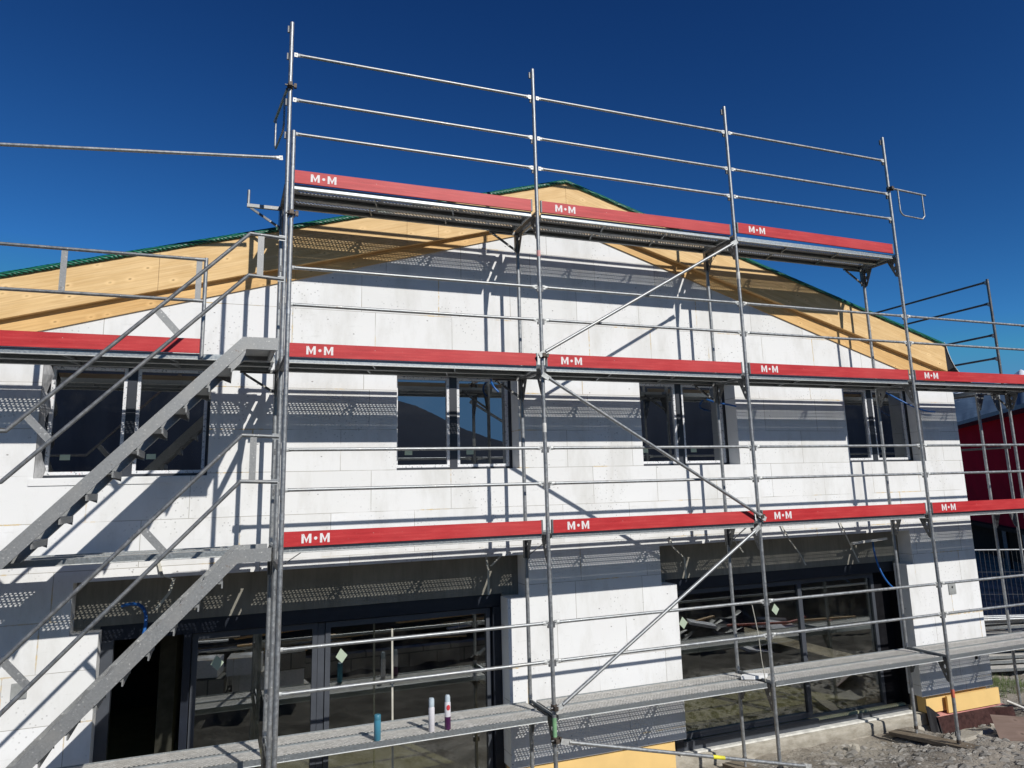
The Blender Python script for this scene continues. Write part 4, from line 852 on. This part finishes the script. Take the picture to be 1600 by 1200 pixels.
# red house
t_ = thing('red_house', 'crimson clad house with dark roof edge behind the scaffold at the right', 'house', (0, 0, 0))
P1, P2 = Vector((33.06, 18.0, 0)), Vector((25.6, 8.7, 0)); dd = (P1 - P2).normalized(); nn = Vector((dd.y, -dd.x, 0)); A_ = P2 - dd * 10; B_ = P1 + dd * 14
def wallq(a, b_, z0, z1, off, mat, name, th=.3):
    MB().obox((a + b_ * 0) + nn * off + Vector((0, 0, (z0 + z1) / 2)), b_ + nn * off + Vector((0, 0, (z0 + z1) / 2)), nn * th / 2, (0, 0, (z1 - z0) / 2), mat).build(name, parent=t_)
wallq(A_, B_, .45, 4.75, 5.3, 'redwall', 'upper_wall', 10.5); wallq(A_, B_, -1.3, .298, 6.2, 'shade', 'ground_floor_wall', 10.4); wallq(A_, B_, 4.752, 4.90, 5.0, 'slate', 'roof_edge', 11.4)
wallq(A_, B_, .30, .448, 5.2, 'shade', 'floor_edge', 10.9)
MB().add([tuple(A_ + Vector((0, 0, 4.955)) - nn * .6), tuple(B_ + Vector((0, 0, 4.955)) - nn * .6), tuple(B_ + nn * 9 + Vector((0, 0, 4.955))), tuple(A_ + nn * 9 + Vector((0, 0, 4.955)))], [(0, 1, 2, 3)], 'slate') if False else None
for k in range(4):
    p = P2 + dd * (2.4 * k - 1); MB().box((p.x - .08, p.y - .08, -1.3), (p.x + .08, p.y + .08, .3), 'darkst').build('column', parent=t_)

# ------------------------------------------------------------------ what the glass mirrors behind the viewer
tag(MB().box((-6.5, -5.86, -2.0), (9.5, -5.60, -.80), 'block').build('block_retaining_wall'), 'grey block retaining wall facing the building across the trench', 'wall')
for k in range(30):
    x = -3 + 11 * R(); y = -5.95 - .5 * R(); a = (R() - .5) * 1.0; L = 1.2 + 1.8 * R(); z = -.72 + .42 * R()
    plankb('scrap_plank', (x, y, z), (x + L * math.cos(a), y + L * math.sin(a) * .4, z + .12 * (R() - .5)), .12 + .06 * R(), .03, ('wood', 'whitetape', 'wood2', 'oldwood_darkback')[k % 4], 'loose timber heaped on top of the block wall', 'plank', group='loose timber on the block wall')
for k in range(16):
    x = -1.6 + .66 * (k % 4) + .16 * R(); z = -1.62 + .31 * (k // 4); o = MB().box((0, 0, 0), (.58, .5, .30), 'eps' if k % 3 else 'block').build('stacked_block', loc=(x, -4.9 + .3 * R(), z)); o.rotation_euler = (0, 0, .5 * (R() - .5))
    tag(o, 'pale masonry block in the loose stack opposite the patio window', 'block', 'loose blocks opposite the building')
for k in range(9):
    x = 8.6 + 4.2 * R(); y = -3.6 - 1.9 * R(); z = -1.2 + .5 * R(); a = 3 * R(); L = .5 + .6 * R()
    b = MB().obox((x, y, z), (x + L * math.cos(a), y + L * math.sin(a), z + .25 * (R() - .3)), (-.3 * math.sin(a), .3 * math.cos(a), .05), (0, 0, .03), 'eps')
    tag(b.build('insulation_offcut'), 'white insulation offcut thrown on the heap opposite the right patio window', 'offcut', 'insulation offcuts opposite the building')
b = MB(); nn_ = 26; vs = []
for j in range(nn_):
    for i in range(nn_):
        x = 8.2 + 5.2 * i / (nn_ - 1); y = -5.5 + 2.2 * j / (nn_ - 1); e_ = math.sin(math.pi * i / (nn_ - 1)) * math.sin(math.pi * j / (nn_ - 1)); vs.append((x, y, -1.35 + e_ * (.55 + .5 * mn.noise(Vector((x * 2.1, y * 2.1, 3)))) + .12 * mn.noise(Vector((x * 7, y * 7, 1)))))
b.add(vs, [(j * nn_ + i, j * nn_ + i + 1, (j + 1) * nn_ + i + 1, (j + 1) * nn_ + i) for j in range(nn_ - 1) for i in range(nn_ - 1)], 'black')
tag(b.build('black_foil_heap', fix=False), 'heap of crumpled black foil on the ground opposite the right patio window', 'foil')
for k in range(14):
    x = 4.5 + 9 * R(); y = -3.4 - 1.8 * R(); a = (R() - .5) * 1.4; L = .8 + 1.6 * R(); z = -1.1 + .45 * R()
    plankb('scrap_batten', (x, y, z), (x + L * math.cos(a), y + L * math.sin(a), z + .3 * (R() - .5)), .07, .04, ('wood', 'tube', 'orange', 'wood2')[k % 4], 'loose battens and bars scattered opposite the right patio window', 'batten', group='loose battens opposite the building')
